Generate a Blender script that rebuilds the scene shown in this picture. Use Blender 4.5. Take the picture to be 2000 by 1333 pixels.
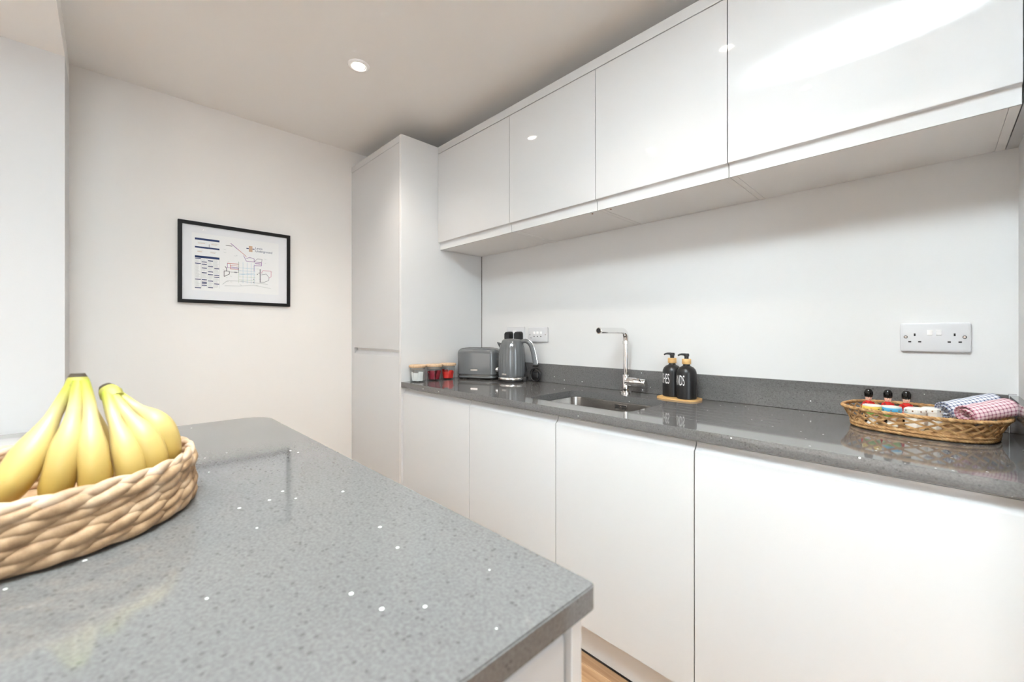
import bpy, bmesh, math, random
from mathutils import Vector, Matrix

# ------------------------------------------------------------------ clear
for o in list(bpy.data.objects):
    bpy.data.objects.remove(o, do_unlink=True)
S = bpy.context.scene
COL = S.collection
PI = math.pi
R = math.radians

# ------------------------------------------------------------------ camera
YAW = R(44.308)
cam_d = bpy.data.cameras.new('camera')
cam_d.sensor_width = 36.0
cam_d.lens = 808.88 * 36 / 2000
cam_d.shift_x = (1000 - 997.9) / 2000
cam_d.shift_y = -(666.5 - 652.9) / 2000
cam_d.clip_start = 0.02
cam_d.dof.use_dof = True
cam_d.dof.focus_distance = 1.9
cam_d.dof.aperture_fstop = 4.5
cam = bpy.data.objects.new('camera', cam_d)
COL.objects.link(cam)
CAM = Vector((0.8773, -1.7904, 1.1787))
cam.location = CAM
cam.rotation_euler = (PI / 2, 0, PI / 2 - YAW)
S.camera = cam

# ------------------------------------------------------------------ world, big lights, exposure
w = bpy.data.worlds.new('world')
S.world = w
w.use_nodes = True
w.node_tree.nodes['Background'].inputs[0].default_value = (0.9, 0.95, 1.0, 1)
w.node_tree.nodes['Background'].inputs[1].default_value = 0.3

def area_light(name, loc, target, sx, sy, power, color):
    d = bpy.data.lights.new(name, 'AREA')
    d.shape = 'RECTANGLE'
    d.size, d.size_y = sx, sy
    d.energy = power
    d.color = color
    o = bpy.data.objects.new(name, d)
    COL.objects.link(o)
    o.location = loc
    o.rotation_euler = (Vector(target) - Vector(loc)).to_track_quat('-Z', 'Y').to_euler()
    return o

area_light('right_fill_light', (3.05, -2.9, 1.45), (-1.5, -2.0, 1.2), 1.5, 1.5, 26.0, (0.82, 0.93, 1.0))  # added cool fill for the surfaces facing right, no window stands here
area_light('front_fill_light', (0.1, -4.52, 1.45), (0.0, 0.0, 1.55), 2.2, 1.3, 12.0, (1.0, 0.93, 0.85))  # added warm fill reaching under the wall cabinets, no window in this wall
# uplight thrown at the ceiling above the photographer
up_d = bpy.data.lights.new('ceiling_uplight', 'SPOT')
up_d.energy = 1180.0; up_d.color = (0.805, 0.925, 1.0); up_d.spot_size = R(70); up_d.spot_blend = 1.0; up_d.shadow_soft_size = 0.04
up_o = bpy.data.objects.new('ceiling_uplight', up_d); COL.objects.link(up_o)
up_o.location = (0.82, -2.0, 1.62)
up_o.rotation_euler = (Vector((0.64, -1.86, 2.42)) - Vector(up_o.location)).to_track_quat('-Z', 'Y').to_euler()

S.view_settings.view_transform = 'Standard'
S.view_settings.look = 'None'
S.view_settings.gamma = 1.0
S.view_settings.use_curve_mapping = False
S.view_settings.exposure = 0.55
try:
    S.cycles.use_denoising = True
    S.cycles.adaptive_threshold = 0.03
    S.cycles.max_bounces = 8
    S.cycles.diffuse_bounces = 5
    S.cycles.glossy_bounces = 4
    S.cycles.transmission_bounces = 8
    S.cycles.transparent_max_bounces = 32
    S.cycles.sample_clamp_indirect = 30.0
    S.cycles.caustics_reflective = False
    S.cycles.caustics_refractive = False
except Exception:
    pass

# ------------------------------------------------------------------ dimensions
XT, XE, XR = -1.233, -1.899, 1.037          # tall-unit side, end wall, right wall
YC, YD = -0.599, -0.587                     # worktop edge, base-door faces
DU = 0.3505                                 # wall-unit depth
ZC, TC = 0.907, 0.029                       # worktop top and thickness
ZB, ZT = 1.691, 2.313                       # wall units
CEIL, SOF, YS = 2.4195, 2.316, -1.913       # ceiling, lower soffit and its edge
XP = -1.612                                 # face of the pier
ROOM_X, ROOM_Y = 3.2, -4.6

# ------------------------------------------------------------------ materials
def nodes(name):
    m = bpy.data.materials.new(name)
    m.use_nodes = True
    nt = m.node_tree
    return m, nt, nt.nodes['Principled BSDF']

def mat(name, col, rough=0.5, metal=0.0, spec=None, coat=0.0, trans=0.0, ior=None,
        emit=None, emit_s=0.0, bump=None, vary=0.0, vscale=8.0, sss=0.0):
    m, nt, b = nodes(name)
    b.inputs['Base Color'].default_value = (*col, 1)
    b.inputs['Roughness'].default_value = rough
    b.inputs['Metallic'].default_value = metal
    if spec is not None: b.inputs['Specular IOR Level'].default_value = spec
    if coat: 
        b.inputs['Coat Weight'].default_value = coat
        b.inputs['Coat Roughness'].default_value = 0.04
    if trans: b.inputs['Transmission Weight'].default_value = trans
    if ior: b.inputs['IOR'].default_value = ior
    if sss:
        b.inputs['Subsurface Weight'].default_value = sss
        b.inputs['Subsurface Radius'].default_value = (0.01, 0.006, 0.003)
    if emit:
        b.inputs['Emission Color'].default_value = (*emit, 1)
        b.inputs['Emission Strength'].default_value = emit_s
    tc = nt.nodes.new('ShaderNodeTexCoord')
    if vary:
        n = nt.nodes.new('ShaderNodeTexNoise')
        n.inputs['Scale'].default_value = vscale
        n.inputs['Detail'].default_value = 4
        nt.links.new(tc.outputs['Object'], n.inputs['Vector'])
        mx = nt.nodes.new('ShaderNodeMix'); mx.data_type = 'RGBA'
        mx.inputs[6].default_value = (*[c * (1 - vary) for c in col], 1)
        mx.inputs[7].default_value = (*[min(1, c * (1 + vary)) for c in col], 1)
        nt.links.new(n.outputs['Fac'], mx.inputs[0])
        nt.links.new(mx.outputs[2], b.inputs['Base Color'])
    if bump:
        sc, st = bump
        n = nt.nodes.new('ShaderNodeTexNoise')
        n.inputs['Scale'].default_value = sc
        n.inputs['Detail'].default_value = 3
        nt.links.new(tc.outputs['Object'], n.inputs['Vector'])
        bp = nt.nodes.new('ShaderNodeBump')
        bp.inputs['Strength'].default_value = st
        bp.inputs['Distance'].default_value = 0.002
        nt.links.new(n.outputs['Fac'], bp.inputs['Height'])
        nt.links.new(bp.outputs['Normal'], b.inputs['Normal'])
    return m

def ramp(nt, stops, interp='LINEAR'):
    r = nt.nodes.new('ShaderNodeValToRGB')
    r.color_ramp.interpolation = interp
    while len(r.color_ramp.elements) < len(stops):
        r.color_ramp.elements.new(0.5)
    for e, (p, c) in zip(r.color_ramp.elements, stops):
        e.position = p
        e.color = (*c, 1)
    return r

def quartz(name):
    m, nt, b = nodes(name)
    tc = nt.nodes.new('ShaderNodeTexCoord')
    L = nt.links.new
    # fine grain
    n = nt.nodes.new('ShaderNodeTexNoise'); n.inputs['Scale'].default_value = 260; n.inputs['Detail'].default_value = 3
    L(tc.outputs['Object'], n.inputs['Vector'])
    r = ramp(nt, [(0.34, (0.118, 0.115, 0.113)), (0.66, (0.158, 0.155, 0.153))])
    L(n.outputs['Fac'], r.inputs['Fac'])
    # dark chips
    v = nt.nodes.new('ShaderNodeTexVoronoi'); v.inputs['Scale'].default_value = 190
    L(tc.outputs['Object'], v.inputs['Vector'])
    sep = nt.nodes.new('ShaderNodeSeparateColor'); L(v.outputs['Color'], sep.inputs[0])
    a = nt.nodes.new('ShaderNodeMath'); a.operation = 'GREATER_THAN'; a.inputs[1].default_value = 0.91
    L(sep.outputs[0], a.inputs[0])
    c = nt.nodes.new('ShaderNodeMath'); c.operation = 'LESS_THAN'; c.inputs[1].default_value = 0.42
    L(v.outputs['Distance'], c.inputs[0])
    d = nt.nodes.new('ShaderNodeMath'); d.operation = 'MULTIPLY'; L(a.outputs[0], d.inputs[0]); L(c.outputs[0], d.inputs[1])
    d2 = nt.nodes.new('ShaderNodeMath'); d2.operation = 'MULTIPLY'; d2.inputs[1].default_value = 0.5; L(d.outputs[0], d2.inputs[0])
    mx = nt.nodes.new('ShaderNodeMix'); mx.data_type = 'RGBA'
    L(d2.outputs[0], mx.inputs[0]); L(r.outputs[0], mx.inputs[6]); mx.inputs[7].default_value = (0.06, 0.056, 0.054, 1)
    # sparse mirror flecks
    v2 = nt.nodes.new('ShaderNodeTexVoronoi'); v2.inputs['Scale'].default_value = 42
    L(tc.outputs['Object'], v2.inputs['Vector'])
    sep2 = nt.nodes.new('ShaderNodeSeparateColor'); L(v2.outputs['Color'], sep2.inputs[0])
    e = nt.nodes.new('ShaderNodeMath'); e.operation = 'GREATER_THAN'; e.inputs[1].default_value = 0.77
    L(sep2.outputs[0], e.inputs[0])
    f = nt.nodes.new('ShaderNodeMath'); f.operation = 'LESS_THAN'; f.inputs[1].default_value = 0.095
    L(v2.outputs['Distance'], f.inputs[0])
    g = nt.nodes.new('ShaderNodeMath'); g.operation = 'MULTIPLY'; L(e.outputs[0], g.inputs[0]); L(f.outputs[0], g.inputs[1])
    mx2 = nt.nodes.new('ShaderNodeMix'); mx2.data_type = 'RGBA'
    L(g.outputs[0], mx2.inputs[0]); L(mx.outputs[2], mx2.inputs[6]); mx2.inputs[7].default_value = (0.97, 0.96, 0.95, 1)
    L(mx2.outputs[2], b.inputs['Base Color'])
    b.inputs['Roughness'].default_value = 0.06
    b.inputs['Specular IOR Level'].default_value = 0.6
    return m

def wood(name, c1, c2, scale=(2, 30, 30), rough=0.5):
    m, nt, b = nodes(name)
    L = nt.links.new
    tc = nt.nodes.new('ShaderNodeTexCoord'); mp = nt.nodes.new('ShaderNodeMapping')
    mp.inputs['Scale'].default_value = scale
    oi = nt.nodes.new('ShaderNodeObjectInfo')
    L(tc.outputs['Object'], mp.inputs['Vector'])
    ad = nt.nodes.new('ShaderNodeVectorMath'); ad.operation = 'ADD'
    L(mp.outputs[0], ad.inputs[0]); L(oi.outputs['Random'], ad.inputs[1])
    n = nt.nodes.new('ShaderNodeTexNoise'); n.inputs['Scale'].default_value = 3; n.inputs['Detail'].default_value = 6
    n.inputs['Distortion'].default_value = 0.6
    L(ad.outputs[0], n.inputs['Vector'])
    r = ramp(nt, [(0.3, c1), (0.7, c2)]); L(n.outputs['Fac'], r.inputs['Fac'])
    L(r.outputs[0], b.inputs['Base Color'])
    b.inputs['Roughness'].default_value = rough
    return m

def straw(name, c1, c2, c3, scale=30):
    m, nt, b = nodes(name)
    L = nt.links.new
    tc = nt.nodes.new('ShaderNodeTexCoord')
    n = nt.nodes.new('ShaderNodeTexNoise'); n.inputs['Scale'].default_value = scale; n.inputs['Detail'].default_value = 5
    L(tc.outputs['Object'], n.inputs['Vector'])
    r = ramp(nt, [(0.25, c1), (0.5, c2), (0.72, c3)]); L(n.outputs['Fac'], r.inputs['Fac'])
    L(r.outputs[0], b.inputs['Base Color'])
    b.inputs['Roughness'].default_value = 0.62
    n2 = nt.nodes.new('ShaderNodeTexNoise'); n2.inputs['Scale'].default_value = scale * 9; n2.inputs['Detail'].default_value = 2
    L(tc.outputs['Object'], n2.inputs['Vector'])
    bp = nt.nodes.new('ShaderNodeBump'); bp.inputs['Strength'].default_value = 0.35; bp.inputs['Distance'].default_value = 0.001
    L(n2.outputs['Fac'], bp.inputs['Height']); L(bp.outputs['Normal'], b.inputs['Normal'])
    return m

def banana_mat(name):
    m, nt, b = nodes(name)
    L = nt.links.new
    at = nt.nodes.new('ShaderNodeAttribute'); at.attribute_name = 'along'
    r = ramp(nt, [(0.0, (0.36, 0.42, 0.04)), (0.10, (0.42, 0.40, 0.07)), (0.25, (0.53, 0.44, 0.20)),
                  (0.75, (0.53, 0.37, 0.10)), (0.96, (0.62, 0.46, 0.08)), (1.0, (0.10, 0.07, 0.03))])
    L(at.outputs['Fac'], r.inputs['Fac'])
    tc = nt.nodes.new('ShaderNodeTexCoord')
    n = nt.nodes.new('ShaderNodeTexNoise'); n.inputs['Scale'].default_value = 55; n.inputs['Detail'].default_value = 4
    L(tc.outputs['Object'], n.inputs['Vector'])
    r2 = ramp(nt, [(0.70, (0, 0, 0)), (0.78, (0.5, 0.5, 0.5))]); L(n.outputs['Fac'], r2.inputs['Fac'])
    mx = nt.nodes.new('ShaderNodeMix'); mx.data_type = 'RGBA'
    L(r2.outputs[0], mx.inputs[0]); L(r.outputs[0], mx.inputs[6]); mx.inputs[7].default_value = (0.42, 0.27, 0.06, 1)
    L(mx.outputs[2], b.inputs['Base Color'])
    b.inputs['Roughness'].default_value = 0.42
    b.inputs['Subsurface Weight'].default_value = 0.12
    b.inputs['Subsurface Radius'].default_value = (0.006, 0.005, 0.002)
    return m

def gingham(name, base, dark):
    m, nt, b = nodes(name)
    L = nt.links.new
    uv = nt.nodes.new('ShaderNodeUVMap'); uv.uv_map = 'UVMap'
    sp = nt.nodes.new('ShaderNodeSeparateXYZ'); L(uv.outputs[0], sp.inputs[0])
    outs = []
    for ch in (0, 1):
        fr = nt.nodes.new('ShaderNodeMath'); fr.operation = 'FRACT'; L(sp.outputs[ch], fr.inputs[0])
        ls = nt.nodes.new('ShaderNodeMath'); ls.operation = 'LESS_THAN'; ls.inputs[1].default_value = 0.32
        L(fr.outputs[0], ls.inputs[0]); outs.append(ls)
    ad = nt.nodes.new('ShaderNodeMath'); ad.operation = 'ADD'; L(outs[0].outputs[0], ad.inputs[0]); L(outs[1].outputs[0], ad.inputs[1])
    dv = nt.nodes.new('ShaderNodeMath'); dv.operation = 'DIVIDE'; dv.inputs[1].default_value = 2; L(ad.outputs[0], dv.inputs[0])
    mid = tuple((a + c) / 2 for a, c in zip(base, dark))
    r = ramp(nt, [(0.0, base), (0.5, mid), (1.0, dark)]); L(dv.outputs[0], r.inputs['Fac'])
    L(r.outputs[0], b.inputs['Base Color'])
    b.inputs['Roughness'].default_value = 0.9
    return m

def thin_glass(name, tint=(0.97, 0.985, 0.985), ior=1.35):
    m, nt, b = nodes(name)
    L = nt.links.new
    nt.nodes.remove(b)
    out = [n for n in nt.nodes if n.type == 'OUTPUT_MATERIAL'][0]
    tr = nt.nodes.new('ShaderNodeBsdfTransparent'); tr.inputs[0].default_value = (*tint, 1)
    gl = nt.nodes.new('ShaderNodeBsdfGlossy'); gl.inputs['Roughness'].default_value = 0.02
    lw = nt.nodes.new('ShaderNodeLayerWeight'); lw.inputs[0].default_value = 0.5
    pw = nt.nodes.new('ShaderNodeMath'); pw.operation = 'POWER'; pw.inputs[1].default_value = 4.0; L(lw.outputs['Facing'], pw.inputs[0])
    f0 = ((ior - 1) / (ior + 1)) ** 2
    fr = nt.nodes.new('ShaderNodeMath'); fr.operation = 'MULTIPLY_ADD'; fr.inputs[1].default_value = 0.55; fr.inputs[2].default_value = f0; L(pw.outputs[0], fr.inputs[0])
    mx = nt.nodes.new('ShaderNodeMixShader')
    L(fr.outputs[0], mx.inputs[0]); L(tr.outputs[0], mx.inputs[1]); L(gl.outputs[0], mx.inputs[2]); L(mx.outputs[0], out.inputs[0])
    return m

M = {}
M['wall'] = mat('wall_paint_white', (0.70, 0.697, 0.694), 0.6, bump=(220, 0.08))
M['cream'] = mat('wall_paint_cream', (0.82, 0.79, 0.76), 0.62, bump=(220, 0.08))
M['pier'] = mat('wall_paint_cool_white', (0.67, 0.675, 0.682), 0.6, bump=(220, 0.08))
M['ceil'] = mat('ceiling_paint', (0.89, 0.88, 0.865), 0.7)
M['gloss'] = mat('gloss_white_lacquer', (0.61, 0.612, 0.615), 0.05, spec=0.5)
M['panel'] = mat('white_melamine', (0.70, 0.70, 0.70), 0.25)
M['under'] = mat('carcass_white', (0.84, 0.82, 0.80), 0.45)
M['quartz'] = quartz('grey_quartz')
M['steel'] = mat('brushed_steel', (0.48, 0.46, 0.44), 0.24, 1.0, bump=(400, 0.05))
M['chrome'] = mat('chrome', (0.86, 0.855, 0.85), 0.05, 1.0)
M['dark'] = mat('dark_plastic', (0.012, 0.012, 0.013), 0.35)
M['black'] = mat('black_matt', (0.011, 0.011, 0.012), 0.34)
M['frame'] = mat('black_frame', (0.008, 0.0075, 0.0075), 0.5, spec=0.25)
M['hole'] = mat('dark_slot', (0.02, 0.02, 0.02), 0.8)
M['plastic'] = mat('white_plastic', (0.63, 0.63, 0.645), 0.22)
M['switch'] = mat('bright_white_plastic', (0.93, 0.93, 0.93), 0.2)
M['greyapp'] = mat('glossy_grey_enamel', (0.125, 0.132, 0.138), 0.16, coat=0.5)
M['bamboo'] = wood('bamboo', (0.62, 0.36, 0.13), (0.78, 0.50, 0.22), (3, 3, 30), 0.5)
M['lidwood'] = wood('lid_wood', (0.58, 0.38, 0.22), (0.74, 0.54, 0.36), (30, 30, 4), 0.55)
M['floor'] = wood('oak_laminate', (0.36, 0.20, 0.10), (0.56, 0.36, 0.20), (1.2, 16, 16), 0.42)
M['seal'] = mat('brown_grey_gap_shade', (0.09, 0.075, 0.065), 0.7)  # shade colour for the gap behind the tall side panel
M['gap'] = mat('dark_floor_base', (0.05, 0.04, 0.035), 0.8)  # dark base slab under the planks, showing in their joints
M['glass'] = thin_glass('clear_glass')
M['pane'] = thin_glass('picture_glass', (1.0, 1.0, 1.0), 1.2)
M['paper'] = mat('mount_paper', (0.82, 0.83, 0.855), 0.7)
M['print'] = mat('print_paper', (0.87, 0.875, 0.875), 0.7)
M['straw'] = straw('water_hyacinth', (0.15, 0.075, 0.03), (0.39, 0.25, 0.135), (0.56, 0.41, 0.27), 30)
M['rim'] = straw('pale_hyacinth', (0.34, 0.21, 0.12), (0.50, 0.36, 0.24), (0.60, 0.46, 0.34), 26)
M['wicker'] = straw('wicker', (0.22, 0.10, 0.035), (0.46, 0.26, 0.10), (0.66, 0.43, 0.21), 75)
M['banana'] = banana_mat('banana_skin')
M['stalk'] = mat('banana_stalk', (0.36, 0.33, 0.07), 0.5, vary=0.35, vscale=60)
M['tip'] = mat('banana_tip', (0.05, 0.035, 0.02), 0.8)
M['orange'] = mat('orange_peel', (0.85, 0.38, 0.03), 0.4, bump=(160, 0.3))
M['red'] = mat('red_lacquer', (0.62, 0.02, 0.015), 0.25)
M['hat'] = mat('black_lacquer', (0.006, 0.006, 0.006), 0.12)
M['skin'] = mat('painted_face', (0.82, 0.52, 0.40), 0.4)
M['white_line'] = mat('white_lettering', (0.88, 0.88, 0.88), 0.6)
M['whitepaint'] = mat('white_glaze', (0.82, 0.80, 0.74), 0.3)
M['yellow'] = mat('yellow_glaze', (0.85, 0.60, 0.12), 0.3)
M['blue'] = mat('blue_glaze', (0.10, 0.42, 0.68), 0.3)
M['green'] = mat('green_glaze', (0.28, 0.52, 0.12), 0.35)
M['brown'] = mat('brown_dot', (0.25, 0.12, 0.05), 0.5)
M['pink'] = gingham('pink_check', (0.86, 0.66, 0.68), (0.32, 0.06, 0.12))
M['bluecheck'] = gingham('blue_check', (0.78, 0.80, 0.86), (0.03, 0.05, 0.16))
M['sachet'] = mat('white_sachet', (0.85, 0.84, 0.82), 0.6)
M['sachet_red'] = mat('red_sachet', (0.75, 0.03, 0.02), 0.35)
M['sachet_dark'] = mat('dark_red_sachet', (0.30, 0.012, 0.03), 0.35)
M['tea'] = mat('dark_contents', (0.05, 0.03, 0.025), 0.8)
M['bulb'] = mat('lamp_glow', (1, 1, 1), 0.5, emit=(1.0, 0.93, 0.82), emit_s=70.0)
INK = {'navy': (0.01, 0.035, 0.14), 'grey': (0.30, 0.30, 0.34), 'red': (0.55, 0.10, 0.08), 'purple': (0.28, 0.10, 0.36),
       'black': (0.03, 0.03, 0.05), 'pink': (0.70, 0.35, 0.45), 'lightblue': (0.35, 0.55, 0.70),
       'green': (0.45, 0.58, 0.40), 'orange': (0.62, 0.42, 0.30), 'pale': (0.60, 0.62, 0.62)}
for k, c in INK.items():
    M['ink_' + k] = mat('ink_' + k, c, 0.7)

# ------------------------------------------------------------------ mesh helpers
def link(name, me, m, parent=None, smooth=None):
    o = bpy.data.objects.new(name, me)
    COL.objects.link(o)
    if m is not None and not me.materials:
        for x in (m if isinstance(m, (list, tuple)) else [m]):
            me.materials.append(M[x] if isinstance(x, str) else x)
    if parent is not None: o.parent = parent
    if smooth is not None:
        me.shade_smooth()
        me.set_sharp_from_angle(angle=R(smooth))
    return o

def from_bm(name, bm, m, parent=None, smooth=None):
    bmesh.ops.recalc_face_normals(bm, faces=bm.faces[:])
    me = bpy.data.meshes.new(name)
    bm.to_mesh(me); bm.free()
    return link(name, me, m, parent, smooth)

def box(name, x0, x1, y0, y1, z0, z1, m, parent=None, bevel=0.0, seg=2):
    bm = bmesh.new()
    bmesh.ops.create_cube(bm, size=1)
    for v in bm.verts:
        v.co = Vector(((x0 + x1) / 2 + v.co.x * (x1 - x0), (y0 + y1) / 2 + v.co.y * (y1 - y0), (z0 + z1) / 2 + v.co.z * (z1 - z0)))
    if bevel:
        bmesh.ops.bevel(bm, geom=bm.edges[:], offset=bevel, segments=seg, profile=0.5, affect='EDGES')
    return from_bm(name, bm, m, parent, 40 if bevel else None)

def prism(name, prof, axis, a, b, m, parent=None, smooth=35):
    """closed profile [(p,q)] swept from a to b: axis x -> (a, p, q); axis y -> (p, a, q); axis z -> (p, q, a)"""
    bm = bmesh.new()
    def P(p, q, t): return {'x': (t, p, q), 'y': (p, t, q), 'z': (p, q, t)}[axis]
    A = [bm.verts.new(P(p, q, a)) for p, q in prof]
    B = [bm.verts.new(P(p, q, b)) for p, q in prof]
    n = len(prof)
    for i in range(n):
        j = (i + 1) % n
        bm.faces.new((A[i], A[j], B[j], B[i]))
    bm.faces.new(A[::-1]); bm.faces.new(B)
    return from_bm(name, bm, m, parent, smooth)

def lathe(name, prof, m, parent=None, seg=32, loc=(0, 0, 0), rot=None, smooth=40):
    """prof [(r,z)] revolved around z"""
    bm = bmesh.new()
    rings = []
    for r, z in prof:
        if r < 1e-6: rings.append([bm.verts.new((0, 0, z))])
        else: rings.append([bm.verts.new((r * math.cos(2 * PI * i / seg), r * math.sin(2 * PI * i / seg), z)) for i in range(seg)])
    for a, b in zip(rings, rings[1:]):
        for i in range(seg):
            j = (i + 1) % seg
            if len(a) == 1 and len(b) == 1: continue
            if len(a) == 1: bm.faces.new((a[0], b[i], b[j]))
            elif len(b) == 1: bm.faces.new((a[i], a[j], b[0]))
            else: bm.faces.new((a[i], a[j], b[j], b[i]))
    if rot is not None: bmesh.ops.transform(bm, matrix=rot, verts=bm.verts[:])
    bmesh.ops.translate(bm, vec=Vector(loc), verts=bm.verts[:])
    return from_bm(name, bm, m, parent, smooth)

def spline(pts, n):
    """Catmull-Rom through pts (tuples of any length)"""
    P = [pts[0]] + list(pts) + [pts[-1]]
    out = []
    k = len(pts) - 1
    for s in range(n + 1):
        t = s / n * k
        i = min(int(t), k - 1); f = t - i
        p0, p1, p2, p3 = P[i], P[i + 1], P[i + 2], P[i + 3]
        out.append(tuple(0.5 * ((2 * b) + (-a + c) * f + (2 * a - 5 * b + 4 * c - d) * f * f + (-a + 3 * b - 3 * c + d) * f ** 3)
                         for a, b, c, d in zip(p0, p1, p2, p3)))
    return out

def tube_bm(bm, path, radii, seg=10, closed=False, flat=1.0, flat_dir=None, cap=True, layer=None):
    """sweep a circle (or an ellipse flattened along flat_dir) along path"""
    n = len(path)
    path = [Vector(p) for p in path]
    rings = []
    up = Vector((0, 0, 1))
    prev = None
    for i in range(n):
        a = path[(i - 1) % n] if (closed or i > 0) else path[i]
        b = path[(i + 1) % n] if (closed or i < n - 1) else path[i]
        t = (b - a).normalized()
        if flat_dir is not None: ref = Vector(flat_dir[i]) if isinstance(flat_dir, list) else Vector(flat_dir)
        elif prev is not None: ref = prev
        else: ref = Vector((1, 0, 0)) if abs(t.x) < 0.9 else Vector((0, 1, 0))
        u = (ref - t * ref.dot(t)).normalized()
        v = t.cross(u)
        prev = u
        r = radii[i] if isinstance(radii, (list, tuple)) else radii
        ring = []
        for k in range(seg):
            an = 2 * PI * k / seg
            ring.append(bm.verts.new(path[i] + u * (r * flat * math.cos(an)) + v * (r * math.sin(an))))
        rings.append(ring)
    if layer is not None:
        for i, ring in enumerate(rings):
            for v in ring: v[layer] = i / max(1, n - 1)
    m = n if closed else n - 1
    for i in range(m):
        A, B = rings[i], rings[(i + 1) % n]
        for k in range(seg):
            j = (k + 1) % seg
            bm.faces.new((A[k], A[j], B[j], B[k]))
    if cap and not closed:
        bm.faces.new(rings[0][::-1]); bm.faces.new(rings[-1])

def tube(name, path, radii, m, parent=None, seg=10, closed=False, flat=1.0, flat_dir=None, smooth=60):
    bm = bmesh.new()
    tube_bm(bm, path, radii, seg, closed, flat, flat_dir)
    return from_bm(name, bm, m, parent, smooth)

def rrect(x0, x1, y0, y1, r, n=8):
    rs = r if isinstance(r, (list, tuple)) else (r, r, r, r)
    pts = []
    for (cx, cy, a0), rr in zip(((x1, y1, 0), (x0, y1, 90), (x0, y0, 180), (x1, y0, 270)), rs):
        ox = cx - rr if cx == x1 else cx + rr
        oy = cy - rr if cy == y1 else cy + rr
        for k in range(n + 1):
            an = R(a0 + 90 * k / n)
            pts.append((ox + rr * math.cos(an), oy + rr * math.sin(an)))
    return pts

def slab(name, outer, holes, z0, z1, m, parent=None, bevel=0.0, smooth=35):
    """flat plate from an outline with holes"""
    bm = bmesh.new()
    edges = []
    ov = []
    for li, loop in enumerate([outer] + holes):
        vs = [bm.verts.new((x, y, z1)) for x, y in loop]
        if li == 0: ov = vs
        edges += [bm.edges.new((vs[i], vs[(i + 1) % len(vs)])) for i in range(len(vs))]
    outer_e = set(edges[:len(outer)])
    bmesh.ops.triangle_fill(bm, use_beauty=True, edges=edges)
    bmesh.ops.recalc_face_normals(bm, faces=bm.faces[:])
    if bm.faces[0].normal.z < 0: bmesh.ops.reverse_faces(bm, faces=bm.faces[:])
    top = bm.faces[:]
    ret = bmesh.ops.extrude_face_region(bm, geom=top)
    nv = [g for g in ret['geom'] if isinstance(g, bmesh.types.BMVert)]
    # the extruded copy becomes the upper face; push the original down
    low = set(v for f in top if f.is_valid for v in f.verts) - set(nv)
    if not low:
        for v in nv: v.co.z = z0
    else:
        for v in low: v.co.z = z0
    return from_bm(name, bm, m, parent, smooth)

def thing(name, label, cat, loc=(0, 0, 0), rotz=0.0, group=None):
    o = bpy.data.objects.new(name, None)
    COL.objects.link(o)
    o.empty_display_size = 0.05
    o.location = loc
    o.rotation_euler = (0, 0, rotz)
    return tag(o, label, cat, group)

def tag(o, label, cat, group=None):
    o['label'] = label; o['category'] = cat
    if group: o['group'] = group
    return o

def struct(o, label=None):
    o['kind'] = 'structure'
    if label: o['label'] = label
    return o

def text_mesh(txt, size):
    cu = bpy.data.curves.new('t', 'FONT')
    cu.body = txt; cu.size = size; cu.resolution_u = 3
    o = bpy.data.objects.new('t', cu); COL.objects.link(o)
    me = bpy.data.meshes.new_from_object(o)
    bpy.data.objects.remove(o, do_unlink=True)
    return me

# ================================================================== the room
fl = struct(box('floor', XE - 0.1, ROOM_X + 0.1, ROOM_Y - 0.1, 0.1, -0.08, -0.012, 'gap'))
def add_planks():
    W, Lp = 0.19, 1.28
    rng = random.Random(4)
    proto = None
    y = 0.0; row = 0
    while y > ROOM_Y:
        off = rng.uniform(0, Lp)
        x = XE - off
        while x < ROOM_X:
            a, b = max(x, XE), min(x + Lp, ROOM_X)
            if b - a > 0.02:
                full = abs(b - a - Lp) < 1e-4
                if full and proto is not None:
                    o = proto.copy(); COL.objects.link(o)
                    o.location = (a, y - W, 0)
                else:
                    o = box('plank', 0.0006, b - a - 0.0006, 0.0006, W - 0.0006, -0.012, 0.0, 'floor', fl, bevel=0.0012, seg=1)
                    o.location = (a, y - W, 0)
                    if full: proto = o
            x += Lp
        y -= W; row += 1
add_planks()

struct(box('ceiling', XE - 0.1, ROOM_X + 0.1, ROOM_Y - 0.1, 0.1, CEIL, CEIL + 0.1, 'ceil'))
struct(box('ceiling_soffit', XE - 0.1, -0.62, ROOM_Y - 0.05, YS, SOF, CEIL, 'ceil'))
struct(box('wall_back', XE - 0.1, ROOM_X + 0.1, 0.0, 0.1, 0.0, CEIL, 'wall'))
struct(box('wall_left', XE - 0.1, XE, YS, 0.0, 0.0, CEIL, 'cream'))
struct(box('wall_left_pier', XE - 0.1, XP, ROOM_Y, YS, 0.0, SOF, 'pier'))
struct(box('wall_front', XE - 0.1, ROOM_X + 0.1, ROOM_Y - 0.1, ROOM_Y, 0.0, CEIL, 'wall'))
struct(box('wall_far_right', ROOM_X, ROOM_X + 0.1, ROOM_Y, 0.0, 0.0, CEIL, 'wall'))
struct(box('wall_right', XR, XR + 0.12, -0.66, 0.0, 0.0, CEIL, 'wall'))
struct(box('baseboard_left', XE, XE + 0.016, YS + 0.016, -0.60, 0.0, 0.11, 'panel', bevel=0.004))
struct(box('baseboard_pier', XP, XP + 0.016, ROOM_Y, YS, 0.0, 0.11, 'panel', bevel=0.004))

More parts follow.
